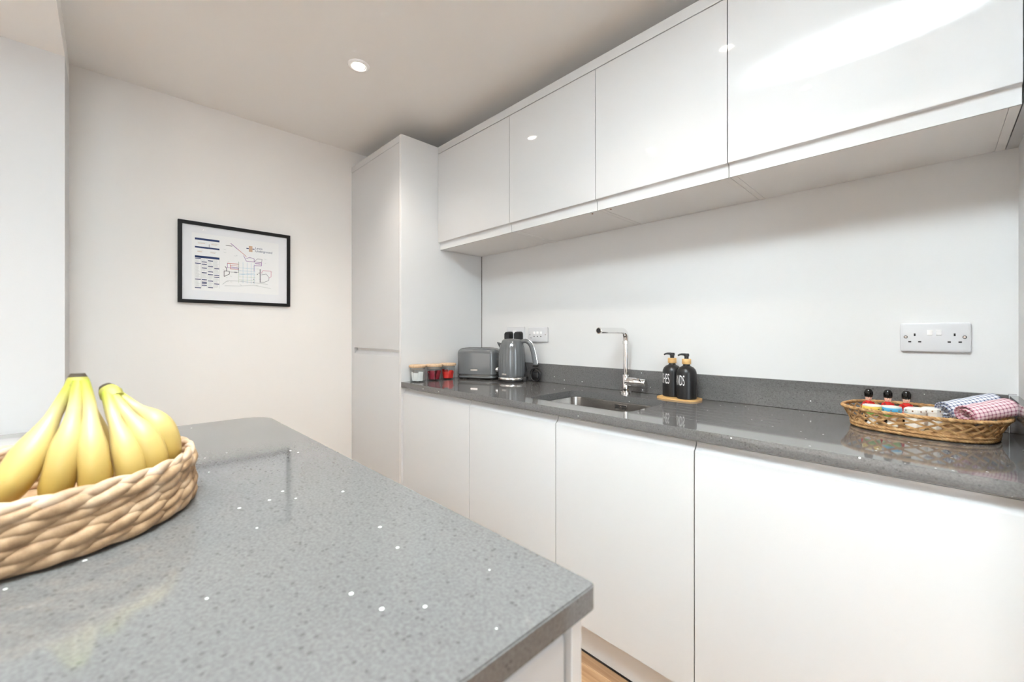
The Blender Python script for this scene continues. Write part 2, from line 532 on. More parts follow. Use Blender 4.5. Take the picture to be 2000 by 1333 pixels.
# downlights: white bezel, stepped collar, glowing lamp, and their light
def downlight(x, y, z, label, power):
    t = thing('ceiling_downlight', label, 'downlight', (x, y, z), 0, 'recessed ceiling downlights')
    lathe('bezel', [(0.030, -0.004), (0.034, -0.0065), (0.044, -0.006), (0.0475, -0.003), (0.048, 0.0), (0.030, 0.0)], 'switch', t, 40)
    lathe('collar', [(0.030, -0.004), (0.0285, -0.001), (0.027, -0.0005), (0.0265, -0.0035), (0.030, -0.0045)], 'chrome', t, 40)
    lathe('lamp', [(0.0265, -0.0012), (0.018, -0.0035), (0.0, -0.0042)], 'bulb', t, 32)
    d = bpy.data.lights.new('downlight_beam', 'SPOT')
    d.energy = power * 3.0; d.color = (1.0, 0.90, 0.78); d.spot_size = R(120); d.spot_blend = 0.9; d.shadow_soft_size = 0.03
    lo = bpy.data.objects.new('downlight_beam', d); COL.objects.link(lo)
    lo.parent = t; lo.location = (0, 0, -0.02)
    return t
downlight(-0.982, -0.958, CEIL, 'recessed white ceiling downlight glowing near the tall cabinet', 7)
downlight(0.216, -0.957, CEIL, 'recessed ceiling downlight over the aisle, reflected between two upper cabinet doors', 7)
downlight(1.42, -0.957, CEIL, 'recessed ceiling downlight outside the view beyond the right wall', 5)
downlight(-0.98, -2.75, SOF, 'recessed soffit downlight above the far end of the island', 7)
downlight(0.22, -2.75, CEIL, 'recessed ceiling downlight behind the near end of the island', 7)

# ================================================================== tall cabinet
tall = thing('tall_cabinet', 'floor-to-ceiling glossy white larder cabinet beside the picture wall', 'cabinet', (0, 0, 0))
DT = -0.599
box('side_panel', XT - 0.019, XT, DT, -0.0045, 0.0, ZT, 'panel', tall, bevel=0.0008, seg=1)
box('rear_gap_shade', XT - 0.006, XT + 0.0004, -0.0043, -0.0005, 0.0, ZT - 0.01, 'seal', tall)  # dark strip painting the shade of the gap between panel and wall
box('body', XE + 0.004, XT - 0.020, -0.575, -0.004, 0.15, ZT - 0.002, 'under', tall)
box('top_filler', XE + 0.002, XT - 0.0195, DT + 0.001, -0.58, 2.274, ZT, 'gloss', tall, bevel=0.0008, seg=1)
box('side_filler', XE + 0.002, XE + 0.047, DT + 0.002, -0.578, 0.15, 2.272, 'gloss', tall, bevel=0.0008, seg=1)
box('plinth', XE + 0.002, XT - 0.02, -0.54, -0.52, 0.0, 0.148, 'gloss', tall)
X0, X1 = XE + 0.049, XT - 0.021
prism('upper_door', [(DT, 1.0885), (DT, 2.2705), (DT + 0.02, 2.2705), (DT + 0.02, 1.0885)], 'x', X0, X1, 'gloss', tall)
def jdoor(zl, zh):
    """handleless door: flat face, rounded nose, scooped finger groove and a thin back lip"""
    return [(0, zl), (0, zh - 0.0265), (0.0008, zh - 0.0242), (0.0028, zh - 0.0222), (0.006, zh - 0.0198), (0.0095, zh - 0.0165),
            (0.0125, zh - 0.0120), (0.0145, zh - 0.0075), (0.0155, zh - 0.0035), (0.016, zh), (0.0215, zh), (0.0215, zl)]
prism('lower_door', [(DT + p, z) for p, z in jdoor(0.152, 1.0725)], 'x', X0, X1, 'gloss', tall)

# ================================================================== base cabinets
bj = [XT + 0.001, -0.6326, -0.1155, 0.3958, 1.0]
blabels = ['glossy white base cabinet next to the tall larder, below the jars and toaster',
           'glossy white base cabinet below the kettle and the left half of the sink',
           'glossy white base cabinet below the tap and the draining grooves',
           'wide glossy white base cabinet below the wicker basket at the right wall']
for i in range(4):
    a, b = bj[i], bj[i + 1]
    c = thing('base_cabinet', blabels[i], 'cabinet', ((a + b) / 2, -0.3, 0), 0, 'base cabinets along the run')
    inv = Matrix.Translation((-(a + b) / 2, 0.3, 0))
    zt = 0.876 if i in (0, 3) else 0.66
    parts = []
    parts.append(box('side_panel', a + 0.0005, a + 0.0185, -0.564, -0.02, 0.15, zt, 'under'))
    parts.append(box('side_panel', b - 0.0185, b - 0.0005, -0.564, -0.02, 0.15, zt, 'under'))
    parts.append(box('bottom_panel', a + 0.019, b - 0.019, -0.564, -0.02, 0.15, 0.168, 'under'))
    parts.append(box('back_panel', a + 0.019, b - 0.019, -0.035, -0.02, 0.17, zt, 'under'))
    parts.append(box('front_rail', a + 0.0005 if zt < 0.8 else a + 0.019, b - 0.0005 if zt < 0.8 else b - 0.019, -0.5645, -0.548, 0.80, 0.8765, 'under'))
    parts.append(prism('door', [(YD + p, z) for p, z in jdoor(0.146, 0.868)], 'x', a + 0.0016, b - 0.0016, 'gloss'))
    for p in parts:
        p.data.transform(inv); p.parent = c
tag(box('filler_strip', 1.0015, XR - 0.0005, YD + 0.004, -0.564, 0.0, 0.8765, 'gloss'), 'narrow white filler strip between last base cabinet and right wall', 'filler strip')
pl = tag(box('plinth_board', XT + 0.001, 1.0, -0.523, -0.505, 0.001, 0.1455, 'panel', bevel=0.0008, seg=1), 'long white plinth board under the base cabinets', 'plinth')
box('seal_strip', XT + 0.001, 1.0, -0.5255, -0.5232, 0.0005, 0.007, 'dark', pl)

# ================================================================== wall cabinets
wj = [XT + 0.001, -0.6066, -0.0996, 0.4072, 1.0134]
wlabels = ['glossy white wall cabinet touching the tall larder, leftmost of the upper row',
           'glossy white wall cabinet with a lamp reflection in the middle of its door',
           'glossy white wall cabinet directly above the tap and soap bottles',
           'wide glossy white wall cabinet above the wicker basket, rightmost of the upper row']
UF = -DU - 0.001
def jdoor_up(zl, zh):
    return [(0, zh), (0, zl + 0.0455), (0.0008, zl + 0.0432), (0.003, zl + 0.0418), (0.0075, zl + 0.0412), (0.0115, zl + 0.0395),
            (0.0140, zl + 0.036), (0.0150, zl + 0.030), (0.0158, zl + 0.0), (0.0215, zl + 0.0), (0.0215, zh)]
for i in range(4):
    a, b = wj[i], wj[i + 1]
    c = thing('wall_cabinet', wlabels[i], 'cabinet', ((a + b) / 2, -0.17, ZB), 0, 'wall cabinets above the worktop')
    inv = Matrix.Translation((-(a + b) / 2, 0.17, -ZB))
    parts = [box('side_panel', a + 0.0006, a + 0.0186, UF + 0.0235, -0.001, ZB + 0.0015, 2.27, 'under'),
             box('side_panel', b - 0.0186, b - 0.0006, UF + 0.0235, -0.001, ZB + 0.0015, 2.27, 'under'),
             box('bottom_panel', a + 0.0194, b - 0.0194, UF + 0.0235, -0.0015, ZB + 0.0022, ZB + 0.02, 'under'),
             box('top_panel', a + 0.0194, b - 0.0194, UF + 0.0235, -0.001, 2.25, 2.27, 'under'),
             box('back_panel', a + 0.0194, b - 0.0194, -0.012, -0.0015, ZB + 0.021, 2.249, 'under'),
             prism('door', [(UF + p, z) for p, z in jdoor_up(ZB - 0.0005, 2.268)], 'x', a + 0.0016, b - 0.0016, 'gloss')]
    for xx in ((b - 0.045,) if i == 1 else (a + 0.045,) if i == 2 else ()):
        h = lathe('screw_cap', [(0, -0.0015), (0.003, -0.0012), (0.0036, 0.0), (0.0036, 0.002), (0, 0.002)], 'brown', None, 12, (xx, UF + 0.045, ZB + 0.001))
        parts.append(h)
    for p in parts:
        p.data.transform(inv); p.parent = c
tag(box('cornice_strip', XT + 0.001, XR - 0.001, UF, UF + 0.02, 2.272, ZT, 'gloss', bevel=0.0008, seg=1), 'long white cornice strip running over the wall cabinets', 'cornice')
tag(box('top_board', XT + 0.002, XR - 0.001, UF + 0.0205, -0.001, 2.272, ZT - 0.004, 'under'), 'white board closing the top of the wall cabinets', 'board')
tag(box('cabinet_filler', 1.0145, XR - 0.0005, UF + 0.004, -0.001, ZB, 2.27, 'gloss'), 'narrow white filler panel between the wall cabinets and the right wall', 'filler strip')

# ================================================================== worktop, upstands, sink, tap
SX0, SX1, SY0, SY1 = -0.343, 0.136, -0.503, -0.165
hole = rrect(SX0, SX1, SY0, SY1, 0.045, 8)
gro = [(-0.205, 0.165, 0.50), (-0.256, 0.165, 0.545), (-0.307, 0.165, 0.545), (-0.358, 0.165, 0.54), (-0.409, 0.165, 0.535), (-0.460, 0.165, 0.53)]
slots = [rrect(x0, x1, y - 0.0028, y + 0.0028, 0.0027, 3) for y, x0, x1 in gro]
wt = slab('worktop', [(XT + 0.001, YC + 0.0016), (XT + 0.001, -0.0005), (XR - 0.0005, -0.0005), (XR - 0.0005, YC + 0.0016)], [hole] + slots, ZC - TC, ZC, 'quartz')
tag(wt, 'long dark grey speckled quartz worktop along the back wall', 'worktop')
prism('front_edge', [(YC + 0.0016, ZC), (YC + 0.0005, ZC - 0.0005), (YC, ZC - 0.0016), (YC, ZC - TC + 0.001), (YC + 0.001, ZC - TC), (YC + 0.0016, ZC - TC)], 'x', XT + 0.001, XR - 0.0005, 'quartz', wt)
for (y, x0, x1), s in zip(gro, slots):
    bm = bmesh.new()
    top = [bm.verts.new((px, py, ZC - 0.0003)) for px, py in s]
    bot = [bm.verts.new((min(max(px, x0 + 0.012), x1 - 0.012), y + (py - y) * 0.4, ZC - 0.003)) for px, py in s]
    for i in range(len(s)):
        j = (i + 1) % len(s)
        bm.faces.new((top[i], top[j], bot[j], bot[i]))
    bmesh.ops.remove_doubles(bm, verts=bot, dist=1e-5)
    be = [e for e in bm.edges if len(e.link_faces) == 1 and all(v.co.z < ZC - 0.002 for v in e.verts)]
    if be: bmesh.ops.contextual_create(bm, geom=be)
    from_bm('drainer_groove', bm, 'quartz', wt, 60)
UPT, ZU = 0.0175, 1.0105
tag(box('upstand', XT + 0.001, 1.0185, -UPT, -0.0005, ZC + 0.0003, ZU, 'quartz', bevel=0.001, seg=1), 'low dark grey quartz upstand running behind the sink and kettle', 'upstand')
tag(box('upstand', XR - UPT, XR - 0.0005, YC + 0.004, -0.019, ZC + 0.0003, ZU, 'quartz', bevel=0.001, seg=1), 'short dark grey quartz upstand on the right wall beside the basket', 'upstand')
tag(box('sealant_bead', 1.0188, XR - UPT + 0.014, -0.0185, -0.0006, ZC + 0.0003, ZU + 0.002, 'plastic'), 'white sealant strip in the corner between the two upstands', 'sealant')

sk = thing('kitchen_sink', 'undermounted brushed steel sink bowl set into the grey worktop', 'sink', ((SX0 + SX1) / 2, (SY0 + SY1) / 2, ZC - TC - 0.19))
def sink_bowl():
    inv = -Vector(sk.location)
    bm = bmesh.new()
    zt = ZC - TC - 0.0006
    levels = [(-0.022, zt, 0.06), (0.003, zt, 0.045), (0.0035, zt - 0.003, 0.045), (0.006, zt - 0.14, 0.045), (0.011, zt - 0.158, 0.043), (0.022, zt - 0.170, 0.04), (0.045, zt - 0.176, 0.035)]
    rings = []
    for off, z, r in levels:
        rings.append([bm.verts.new((x, y, z)) for x, y in rrect(SX0 + off, SX1 - off, SY0 + off, SY1 - off, r, 8)])
    for A, B in zip(rings, rings[1:]):
        for i in range(len(A)):
            j = (i + 1) % len(A)
            bm.faces.new((A[i], A[j], B[j], B[i]))
    bm.faces.new(rings[-1])
    bmesh.ops.translate(bm, vec=inv, verts=bm.verts[:])
    me_o = from_bm('bowl', bm, 'steel', sk, 40)
    return me_o
sink_bowl()
lz = 0.0145
lathe('drain_ring', [(0.0, lz + 0.0005), (0.030, lz + 0.0005), (0.034, lz + 0.003), (0.043, lz + 0.0025), (0.045, lz)], 'chrome', sk, 32)
ov = box('overflow_plate', -0.030, 0.030, -0.0020, 0.0, -0.011, 0.011, 'steel', sk, bevel=0.0008, seg=1)
ov.location = (-0.090 - sk.location.x, SY1 - 0.0055 - sk.location.y, 0.857 - sk.location.z)
for sx in (-0.017, 0.017):
    for szz in (-0.0052, 0.0052):
        box('overflow_slot', sx - 0.0095, sx + 0.0095, -0.0026, -0.0019, szz - 0.0036, szz + 0.0036, 'hole', ov)
lathe('overflow_screw', [(0.0, 0.001), (0.003, 0.0008), (0.0035, 0)], 'chrome', ov, 12, (0, -0.0022, 0), Matrix.Rotation(PI / 2, 3, 'X').to_4x4())

TX, TY = -0.1195, -0.076
tp = thing('mixer_tap', 'tall chrome mixer tap with angled spout and side lever behind sink', 'tap', (TX, TY, ZC))
lathe('base', [(0, 0), (0.0255, 0), (0.0255, 0.005), (0.0235, 0.007), (0.0165, 0.0075), (0.0165, 0.080), (0.0150, 0.0835), (0.0125, 0.0845), (0, 0.0845)], 'chrome', tp, 32)
sp_path = [(0, 0, 0.084), (0, 0, 0.15), (0, 0, 0.225), (0, 0, 0.255)]
arc = [(0.0 - 0.002 * (1 - math.cos(R(a))), -0.032 * (1 - math.cos(R(a))), 0.255 + 0.032 * math.sin(R(a))) for a in range(15, 91, 15)]
end = [(-0.004, -0.06, 0.287), (-0.010, -0.12, 0.2868), (-0.017, -0.185, 0.2865)]
tube('spout', sp_path + arc + end, [0.0112] * 3 + [0.0125] + [0.0135] * len(arc) + [0.0135] * 3, 'chrome', tp, 20)
lathe('spout_nozzle', [(0.0135, 0), (0.0138, 0.001), (0.0138, 0.012), (0.011, 0.013), (0.0105, 0.009), (0.0, 0.009)], 'chrome', tp, 24,
      (-0.0165, -0.1848, 0.2865), Matrix.Rotation(PI / 2, 4, 'X') )
lathe('aerator', [(0.0, 0.0), (0.0102, 0.0), (0.0102, 0.002)], 'dark', tp, 24, (-0.0172, -0.196, 0.2865), Matrix.Rotation(PI / 2, 4, 'X'))
lathe('swivel_collar', [(0.0125, 0), (0.0148, 0.001), (0.0148, 0.014), (0.0125, 0.015)], 'chrome', tp, 24, (0, 0, 0.226))
lv = lathe('lever', [(0.0, 0.0), (0.0205, 0.0), (0.0205, 0.046), (0.0178, 0.050), (0.0165, 0.090), (0.0150, 0.0935), (0.0, 0.0935)], 'chrome', tp, 28,
      (0.004, 0, 0.053), Matrix.Rotation(PI / 2, 4, 'Y'))
tube('lever_pin', [(0.084, -0.016, 0.060), (0.087, -0.045, 0.074)], [0.0042, 0.0036], 'chrome', tp, 12)

# ================================================================== sockets
def plate(name, w, h, label, cat, loc, group=None):
    t = thing(name, label, cat, loc, 0, group)
    bm = bmesh.new()
    pts = rrect(-w / 2, w / 2, -h / 2, h / 2, 0.006, 5)
    lv = []
    for d, s in ((0.0, 0), (-0.0075, 0.0), (-0.0100, 0.0018), (-0.0110, 0.005)):
        lv.append([bm.verts.new((x * (1 - 2 * s / w), d, z * (1 - 2 * s / h))) for x, z in pts])
    for A, B in zip(lv, lv[1:]):
        for i in range(len(A)):
            j = (i + 1) % len(A); bm.faces.new((A[i], A[j], B[j], B[i]))
    bm.faces.new(lv[-1]); bm.faces.new(lv[0][::-1])
    from_bm('face_plate', bm, 'plastic', t, 30)
    return t
F = -0.011
def double_socket(label, loc):
    t = plate('double_socket', 0.150, 0.088, label, 'socket', loc, 'white wall sockets')
    for s in (-1, 1):
        cx = s * 0.042
        box('earth_slot', cx - 0.002, cx + 0.002, F - 0.0003, F + 0.002, 0.004, 0.012, 'hole', t)
        for q in (-1, 1):
            box('pin_slot', cx + q * 0.011 - 0.0034, cx + q * 0.011 + 0.0034, F - 0.0003, F + 0.002, -0.0155, -0.0115, 'hole', t)
        bm = bmesh.new()
        prof = [(F + 0.001, 0.006), (F - 0.0018, 0.007), (F - 0.0042, 0.0215), (F + 0.001, 0.0225)]
        k = s * 0.0095
        o = prism('rocker_switch', prof, 'x', k - 0.0058, k + 0.0058, 'switch', t, 20)
        bm.free()
        lathe('screw', [(0.0, 0.0008), (0.003, 0.0006), (0.0036, 0.0)], 'steel', t, 14, (s * 0.062, F, 0.001), Matrix.Rotation(PI / 2, 4, 'X'))
        lathe('screw_recess', [(0.0036, 0.0001), (0.0045, 0.0003), (0.0046, 0.0)], 'hole', t, 14, (s * 0.062, F, 0.001), Matrix.Rotation(PI / 2, 4, 'X'))
    return t
double_socket('white double wall socket above the wicker basket near right wall', (0.8752, -0.0004, 1.1685))
double_socket('white double wall socket behind the kettle with two black plugs', (-0.909, -0.0004, 1.178))
gp = plate('switch_plate', 0.148, 0.086, 'white wall plate with a grid of small switches right of the kettle', 'switch', (-0.7262, -0.0004, 1.1752))
for k in range(3):
    box('toggle', -0.026 + k * 0.026 - 0.0075, -0.026 + k * 0.026 + 0.0075, F - 0.0028, F + 0.001, 0.002, 0.018, 'switch', gp, bevel=0.0012, seg=2)
    box('label_mark', -0.026 + k * 0.026 - 0.0035, -0.026 + k * 0.026 + 0.0035, F - 0.0003, F + 0.001, -0.0125, -0.0075, 'hole', gp)
for s in (-1, 1):
    lathe('screw', [(0.0, 0.0008), (0.003, 0.0006), (0.0036, 0.0)], 'steel', gp, 14, (s * 0.060, F, 0.0), Matrix.Rotation(PI / 2, 4, 'X'))
box('fuse_slot', -0.058, -0.044, F - 0.0004, F + 0.001, -0.0205, -0.0185, 'hole', gp)

def plug(x, label):
    t = thing('plug', label, 'plug', (x, -0.0125, 1.166), 0, 'black plugs in the wall socket')
    bm = bmesh.new()
    pts = rrect(-0.0265, 0.0265, -0.026, 0.028, (0.016, 0.016, 0.008, 0.008), 5)
    rings = []
    for d, s in ((0.0, 1.0), (-0.008, 1.0), (-0.024, 0.93), (-0.030, 0.80)):
        rings.append([bm.verts.new((px * s, d, pz * s)) for px, pz in pts])
    for A, B in zip(rings, rings[1:]):
        for i in range(len(A)):
            j = (i + 1) % len(A); bm.faces.new((A[i], A[j], B[j], B[i]))
    bm.faces.new(rings[-1]); bm.faces.new(rings[0][::-1])
    from_bm('plug_body', bm, 'dark', t, 35)
    return t
pg1 = plug(-0.9505, 'black plug in the left half of the socket behind the kettle')
tube('cable', spline([(0, -0.013, -0.026), (0.0, -0.018, -0.06), (-0.01, -0.014, -0.115), (-0.02, -0.014, -0.155)], 12), 0.0032, 'dark', pg1, 8)
pg2 = plug(-0.8675, 'black plug in the right half of the socket behind the kettle')
tube('cable', spline([(0, -0.013, -0.026), (0.004, -0.014, -0.07), (0.03, -0.013, -0.12), (0.06, -0.013, -0.16), (0.078, -0.018, -0.20)], 14), 0.0032, 'dark', pg2, 8)

# ================================================================== toaster and kettle
to = thing('toaster', 'glossy grey two-slot toaster standing in the corner beside the jars', 'toaster', (-1.078, -0.151, ZC), R(27))
def rounded_body(name, w, d, z0, z1, rtop, rv, m, parent, n=6):
    """box with big vertical corner radius and a rolled-over top"""
    bm = bmesh.new()
    lv = [(0.006, z0), (0.0, z0 + 0.006), (0.0, z1 - rtop)]
    for k in range(1, n + 1):
        a = R(90 * k / n)
        lv.append((rtop * (1 - math.cos(a)), z1 - rtop + rtop * math.sin(a)))
    rings = []
    for ins, z in lv:
        rings.append([bm.verts.new((x, y, z)) for x, y in rrect(-w / 2 + ins, w / 2 - ins, -d / 2 + ins, d / 2 - ins, max(0.004, rv - ins * 0.6), 6)])
    for A, B in zip(rings, rings[1:]):
        for i in range(len(A)):
            j = (i + 1) % len(A); bm.faces.new((A[i], A[j], B[j], B[i]))
    bm.faces.new(rings[-1]); bm.faces.new(rings[0][::-1])
    return from_bm(name, bm, m, parent, 35)
rounded_body('body', 0.252, 0.146, 0.026, 0.188, 0.034, 0.036, 'greyapp', to)
rounded_body('chrome_band', 0.246, 0.140, 0.019, 0.0262, 0.001, 0.034, 'chrome', to, 1)
rounded_body('base', 0.252, 0.146, 0.006, 0.020, 0.003, 0.036, 'greyapp', to, 2)
for sx in (-0.1, 0.1):
    for sy in (-0.05, 0.05):
        lathe('foot', [(0, 0), (0.009, 0), (0.010, 0.007), (0, 0.007)], 'dark', to, 16, (sx, sy, 0))
for sy in (-0.022, 0.022):
    box('bread_slot', -0.082, 0.082, sy - 0.012, sy + 0.012, 0.1865, 0.1885, 'hole', to)
box('brand_plate', -0.028, 0.018, -0.0738, -0.0725, 0.052, 0.061, 'chrome', to, bevel=0.0004, seg=1)
box('lever_slot', 0.1257, 0.1264, -0.004, 0.004, 0.05, 0.13, 'hole', to)
box('lever', 0.126, 0.141, -0.02, 0.02, 0.108, 0.122, 'chrome', to, bevel=0.003)
lathe('dial', [(0, 0.014), (0.013, 0.014), (0.015, 0.011), (0.015, 0)], 'chrome', to, 24, (0.1258, -0.04, 0.06), Matrix.Rotation(PI / 2, 4, 'Y'))

ke = thing('kettle', 'glossy grey fluted electric kettle with chrome trim beside the toaster', 'kettle', (-0.832, -0.114, ZC), R(26))
ke.scale = (1.07, 1.07, 1.0)
def kettle_body():
    bm = bmesh.new()
    prof = [(0.0705, 0.026), (0.0725, 0.030), (0.0725, 0.05), (0.0718, 0.10), (0.0698, 0.15), (0.0665, 0.19), (0.0615, 0.215), (0.056, 0.228)]
    seg = 96
    rings = []
    for r, z in prof:
        fl = 0.0011 if 0.032 < z < 0.205 else 0.0
        rings.append([bm.verts.new(((r + fl * (1 if (i // 2) % 2 else -1)) * math.cos(2 * PI * i / seg), (r + fl * (1 if (i // 2) % 2 else -1)) * math.sin(2 * PI * i / seg), z)) for i in range(seg)])
    for A, B in zip(rings, rings[1:]):
        for i in range(seg):
            j = (i + 1) % seg; bm.faces.new((A[i], A[j], B[j], B[i]))
    bm.faces.new(rings[0][::-1]); bm.faces.new(rings[-1])
    return from_bm('body', bm, 'greyapp', ke, 50)
kettle_body()
lathe('base', [(0, 0), (0.074, 0), (0.0755, 0.003), (0.0745, 0.009), (0.070, 0.011), (0, 0.011)], 'dark', ke, 48)
lathe('chrome_ring', [(0.0705, 0.011), (0.0745, 0.012), (0.0755, 0.017), (0.0745, 0.023), (0.0715, 0.026)], 'chrome', ke, 48)
ld = lathe('lid', [(0.056, 0.228), (0.0535, 0.235), (0.045, 0.2415), (0.02, 0.2455), (0, 0.246)], 'greyapp', ke, 40)
def spout():
    bm = bmesh.new()
    A = [(-0.058, -0.020, 0.212), (-0.058, 0.020, 0.212), (-0.064, 0.0, 0.175)]
    Bp = [(-0.080, -0.011, 0.226), (-0.080, 0.011, 0.226), (-0.088, 0.0, 0.222)]
    a = [bm.verts.new(p) for p in A]; b = [bm.verts.new(p) for p in Bp]
    for i in range(3):
        j = (i + 1) % 3; bm.faces.new((a[i], a[j], b[j], b[i]))
    bm.faces.new(a); bm.faces.new(b)
    bmesh.ops.bevel(bm, geom=bm.edges[:], offset=0.002, segments=2, affect='EDGES')
    from_bm('spout', bm, 'greyapp', ke, 50)
spout()
hp = spline([(0.050, 0.0, 0.226), (0.078, 0.0, 0.232), (0.103, 0.0, 0.215), (0.118, 0.0, 0.175), (0.128, 0.0, 0.125), (0.132, 0.0, 0.098)], 24)
tube('handle', hp, [0.0125] * 25, 'greyapp', ke, 14, flat=0.8)
hp2 = [(x + 0.0085, y, z + 0.005) for x, y, z in hp]
tube('handle_trim', hp2[2:], 0.0065, 'chrome', ke, 10, flat=0.6)
box('handle_end', 0.119, 0.146, -0.014, 0.014, 0.085, 0.10, 'dark', ke, bevel=0.004)
box('base_socket', 0.060, 0.088, -0.02, 0.02, 0.0, 0.03, 'dark', ke, bevel=0.004)
def wrap_text(me, r, ang, z, parent, m, sx=1.0, sz=1.0, eps=0.0003, cut=2):
    bm = bmesh.new(); bm.from_mesh(me); bpy.data.meshes.remove(me)
    bmesh.ops.triangulate(bm, faces=bm.faces[:])
    if cut: bmesh.ops.subdivide_edges(bm, edges=bm.edges[:], cuts=cut, use_grid_fill=True)
    xs = [v.co.x for v in bm.verts]; cx = (min(xs) + max(xs)) / 2
    for v in bm.verts:
        a = ang + (v.co.x - cx) * sx / r
        v.co = Vector(((r + eps) * math.cos(a), (r + eps) * math.sin(a), z + v.co.y * sz))
    me2 = bpy.data.meshes.new('lettering'); bm.to_mesh(me2); bm.free()
    return link('lettering', me2, m, parent)
def curved_badge(name, r, a0, a1, z0, z1, m, parent):
    bm = bmesh.new()
    n = 8
    v0 = [bm.verts.new((r * math.cos(a0 + (a1 - a0) * i / n), r * math.sin(a0 + (a1 - a0) * i / n), z0)) for i in range(n + 1)]
    v1 = [bm.verts.new((r * math.cos(a0 + (a1 - a0) * i / n), r * math.sin(a0 + (a1 - a0) * i / n), z1)) for i in range(n + 1)]
    for i in range(n): bm.faces.new((v0[i], v0[i + 1], v1[i + 1], v1[i]))
    ex = bmesh.ops.extrude_face_region(bm, geom=bm.faces[:])
    for g in ex['geom']:
        if isinstance(g, bmesh.types.BMVert):
            d = Vector((g.co.x, g.co.y, 0)).normalized(); g.co -= d * 0.003
    from_bm(name, bm, m, parent, 40)
curved_badge('brand_plate', 0.0748, R(-116), R(-94), 0.040, 0.049, 'chrome', ke)
cc = thing('cord_coil', 'coiled black kettle cord leaning against the upstand right of kettle', 'cord', (-0.708, -0.043, ZC))
cp = []
for i in range(0, 181):
    a = 2 * PI * i / 36.0
    cp.append((0.0335 * math.cos(a) * (1 - 0.05 * math.sin(i * 0.5)), 0.010 * math.sin(i * 0.09) - 0.004, 0.040 + 0.0355 * math.sin(a)))
tube('cord', cp, 0.0036, 'dark', cc, 8)
box('cord_wrap', -0.024, 0.024, -0.012, 0.012, 0.020, 0.058, 'dark', cc, bevel=0.008, seg=3)

# ================================================================== jars with sachets
def jar(y, x, h, label):
    t = thing('storage_jar', label, 'jar', (x, y, ZC), 0, 'lidded glass jars beside the toaster')
    r = 0.0445
    lathe('glass_body', [(0, 0.0002), (r - 0.004, 0.0002), (r, 0.005), (r, h - 0.006), (r - 0.002, h - 0.001), (r - 0.0035, h - 0.003), (r - 0.0028, 0.008), (r - 0.006, 0.0045), (0, 0.004)], 'glass', t, 36)
    ld = lathe('lid', [(0, h + 0.014), (r + 0.003, h + 0.014), (r + 0.0055, h + 0.0115), (r + 0.0055, h + 0.002), (r + 0.004, h), (r - 0.006, h), (r - 0.006, h - 0.010), (0, h - 0.010)], 'lidwood', t, 36)
    lathe('seal', [(r - 0.0058, h - 0.008), (r - 0.0038, h - 0.007), (r - 0.0038, h - 0.003), (r - 0.0058, h - 0.002)], 'plastic', ld, 36)
    return t
jar(-0.525, -1.176, 0.083, 'glass jar with wooden lid holding white sachets, nearest the worktop edge')
jar(-0.4155, -1.176, 0.081, 'glass jar with wooden lid holding dark red sachets, middle of three')
jar(-0.316, -1.178, 0.082, 'glass jar with wooden lid holding bright red sachets, beside the toaster')
def sachets(x, y, m, n, lab, grp, seed):
    rng = random.Random(seed)
    for i in range(n):
        a = 2 * PI * i / n + rng.uniform(-0.15, 0.15)
        hh = rng.uniform(0.040, 0.055)
        o = box('sachet', -0.014, 0.014, -0.0022, 0.0022, 0.0, hh, m, None, bevel=0.0016, seg=2)
        o.location = (x + 0.026 * math.cos(a), y + 0.026 * math.sin(a), ZC + 0.0052 + 0.0022)
        o.rotation_euler = (R(rng.uniform(-10, -4)), R(rng.uniform(-9, 9)), a - PI / 2)
        tag(o, lab, 'sachet', grp)
sachets(-1.176, -0.525, 'sachet', 7, 'white paper sachet upright in the jar nearest the worktop edge', 'white sachets in the first jar', 1)
sachets(-1.176, -0.4155, 'sachet_dark', 7, 'dark red sachet upright in the middle glass jar', 'dark red sachets in the middle jar', 2)
sachets(-1.178, -0.316, 'sachet_red', 7, 'bright red sachet upright in the jar beside the toaster', 'bright red sachets in the third jar', 3)

# ================================================================== soap bottles
tr = tag(slab('bottle_tray', [(x, y) for x, y in rrect(0.042, 0.214, -0.130, -0.0195, 0.040, 8)], [], ZC + 0.0004, ZC + 0.0065, 'bamboo'), 'thin bamboo tray under the two black soap bottles', 'tray')
def bottle(x, y, txt, label, ang):
    t = thing('soap_bottle', label, 'bottle', (x, y, ZC + 0.0068), 0, 'black pump bottles beside the sink')
    r = 0.0385
    lathe('body', [(0, 0), (r - 0.003, 0), (r, 0.003), (r, 0.104), (r - 0.0012, 0.112), (r - 0.005, 0.121), (r - 0.012, 0.1285), (r - 0.020, 0.1325), (0.0145, 0.135), (0.0135, 0.138), (0.0135, 0.146), (0, 0.146)], 'black', t, 44)
    lathe('collar', [(0.0, 0.1415), (0.0165, 0.1415), (0.0175, 0.143), (0.0175, 0.1615), (0.0165, 0.163), (0.0, 0.163)], 'bamboo', t, 32)
    pm = lathe('pump', [(0.0, 0.163), (0.0085, 0.163), (0.0085, 0.172), (0.0105, 0.174), (0.0105, 0.182), (0.009, 0.185), (0, 0.1855)], 'dark', t, 24)
    d = R(-150)
    tube('nozzle', [(0.004 * math.cos(d), 0.004 * math.sin(d), 0.1805), (0.018 * math.cos(d), 0.018 * math.sin(d), 0.1815), (0.027 * math.cos(d), 0.027 * math.sin(d), 0.180), (0.033 * math.cos(d), 0.033 * math.sin(d), 0.1755)], [0.0055, 0.0045, 0.0038, 0.0034], 'dark', pm, 10)
    me = text_mesh(txt, 0.040)
    wrap_text(me, r, ang, 0.056, t, 'white_line', 0.46, 1.5)
    return t
bottle(0.091, -0.0585, 'DISHES', 'matt black pump bottle lettered DISHES, the one nearer the tap', R(-124))
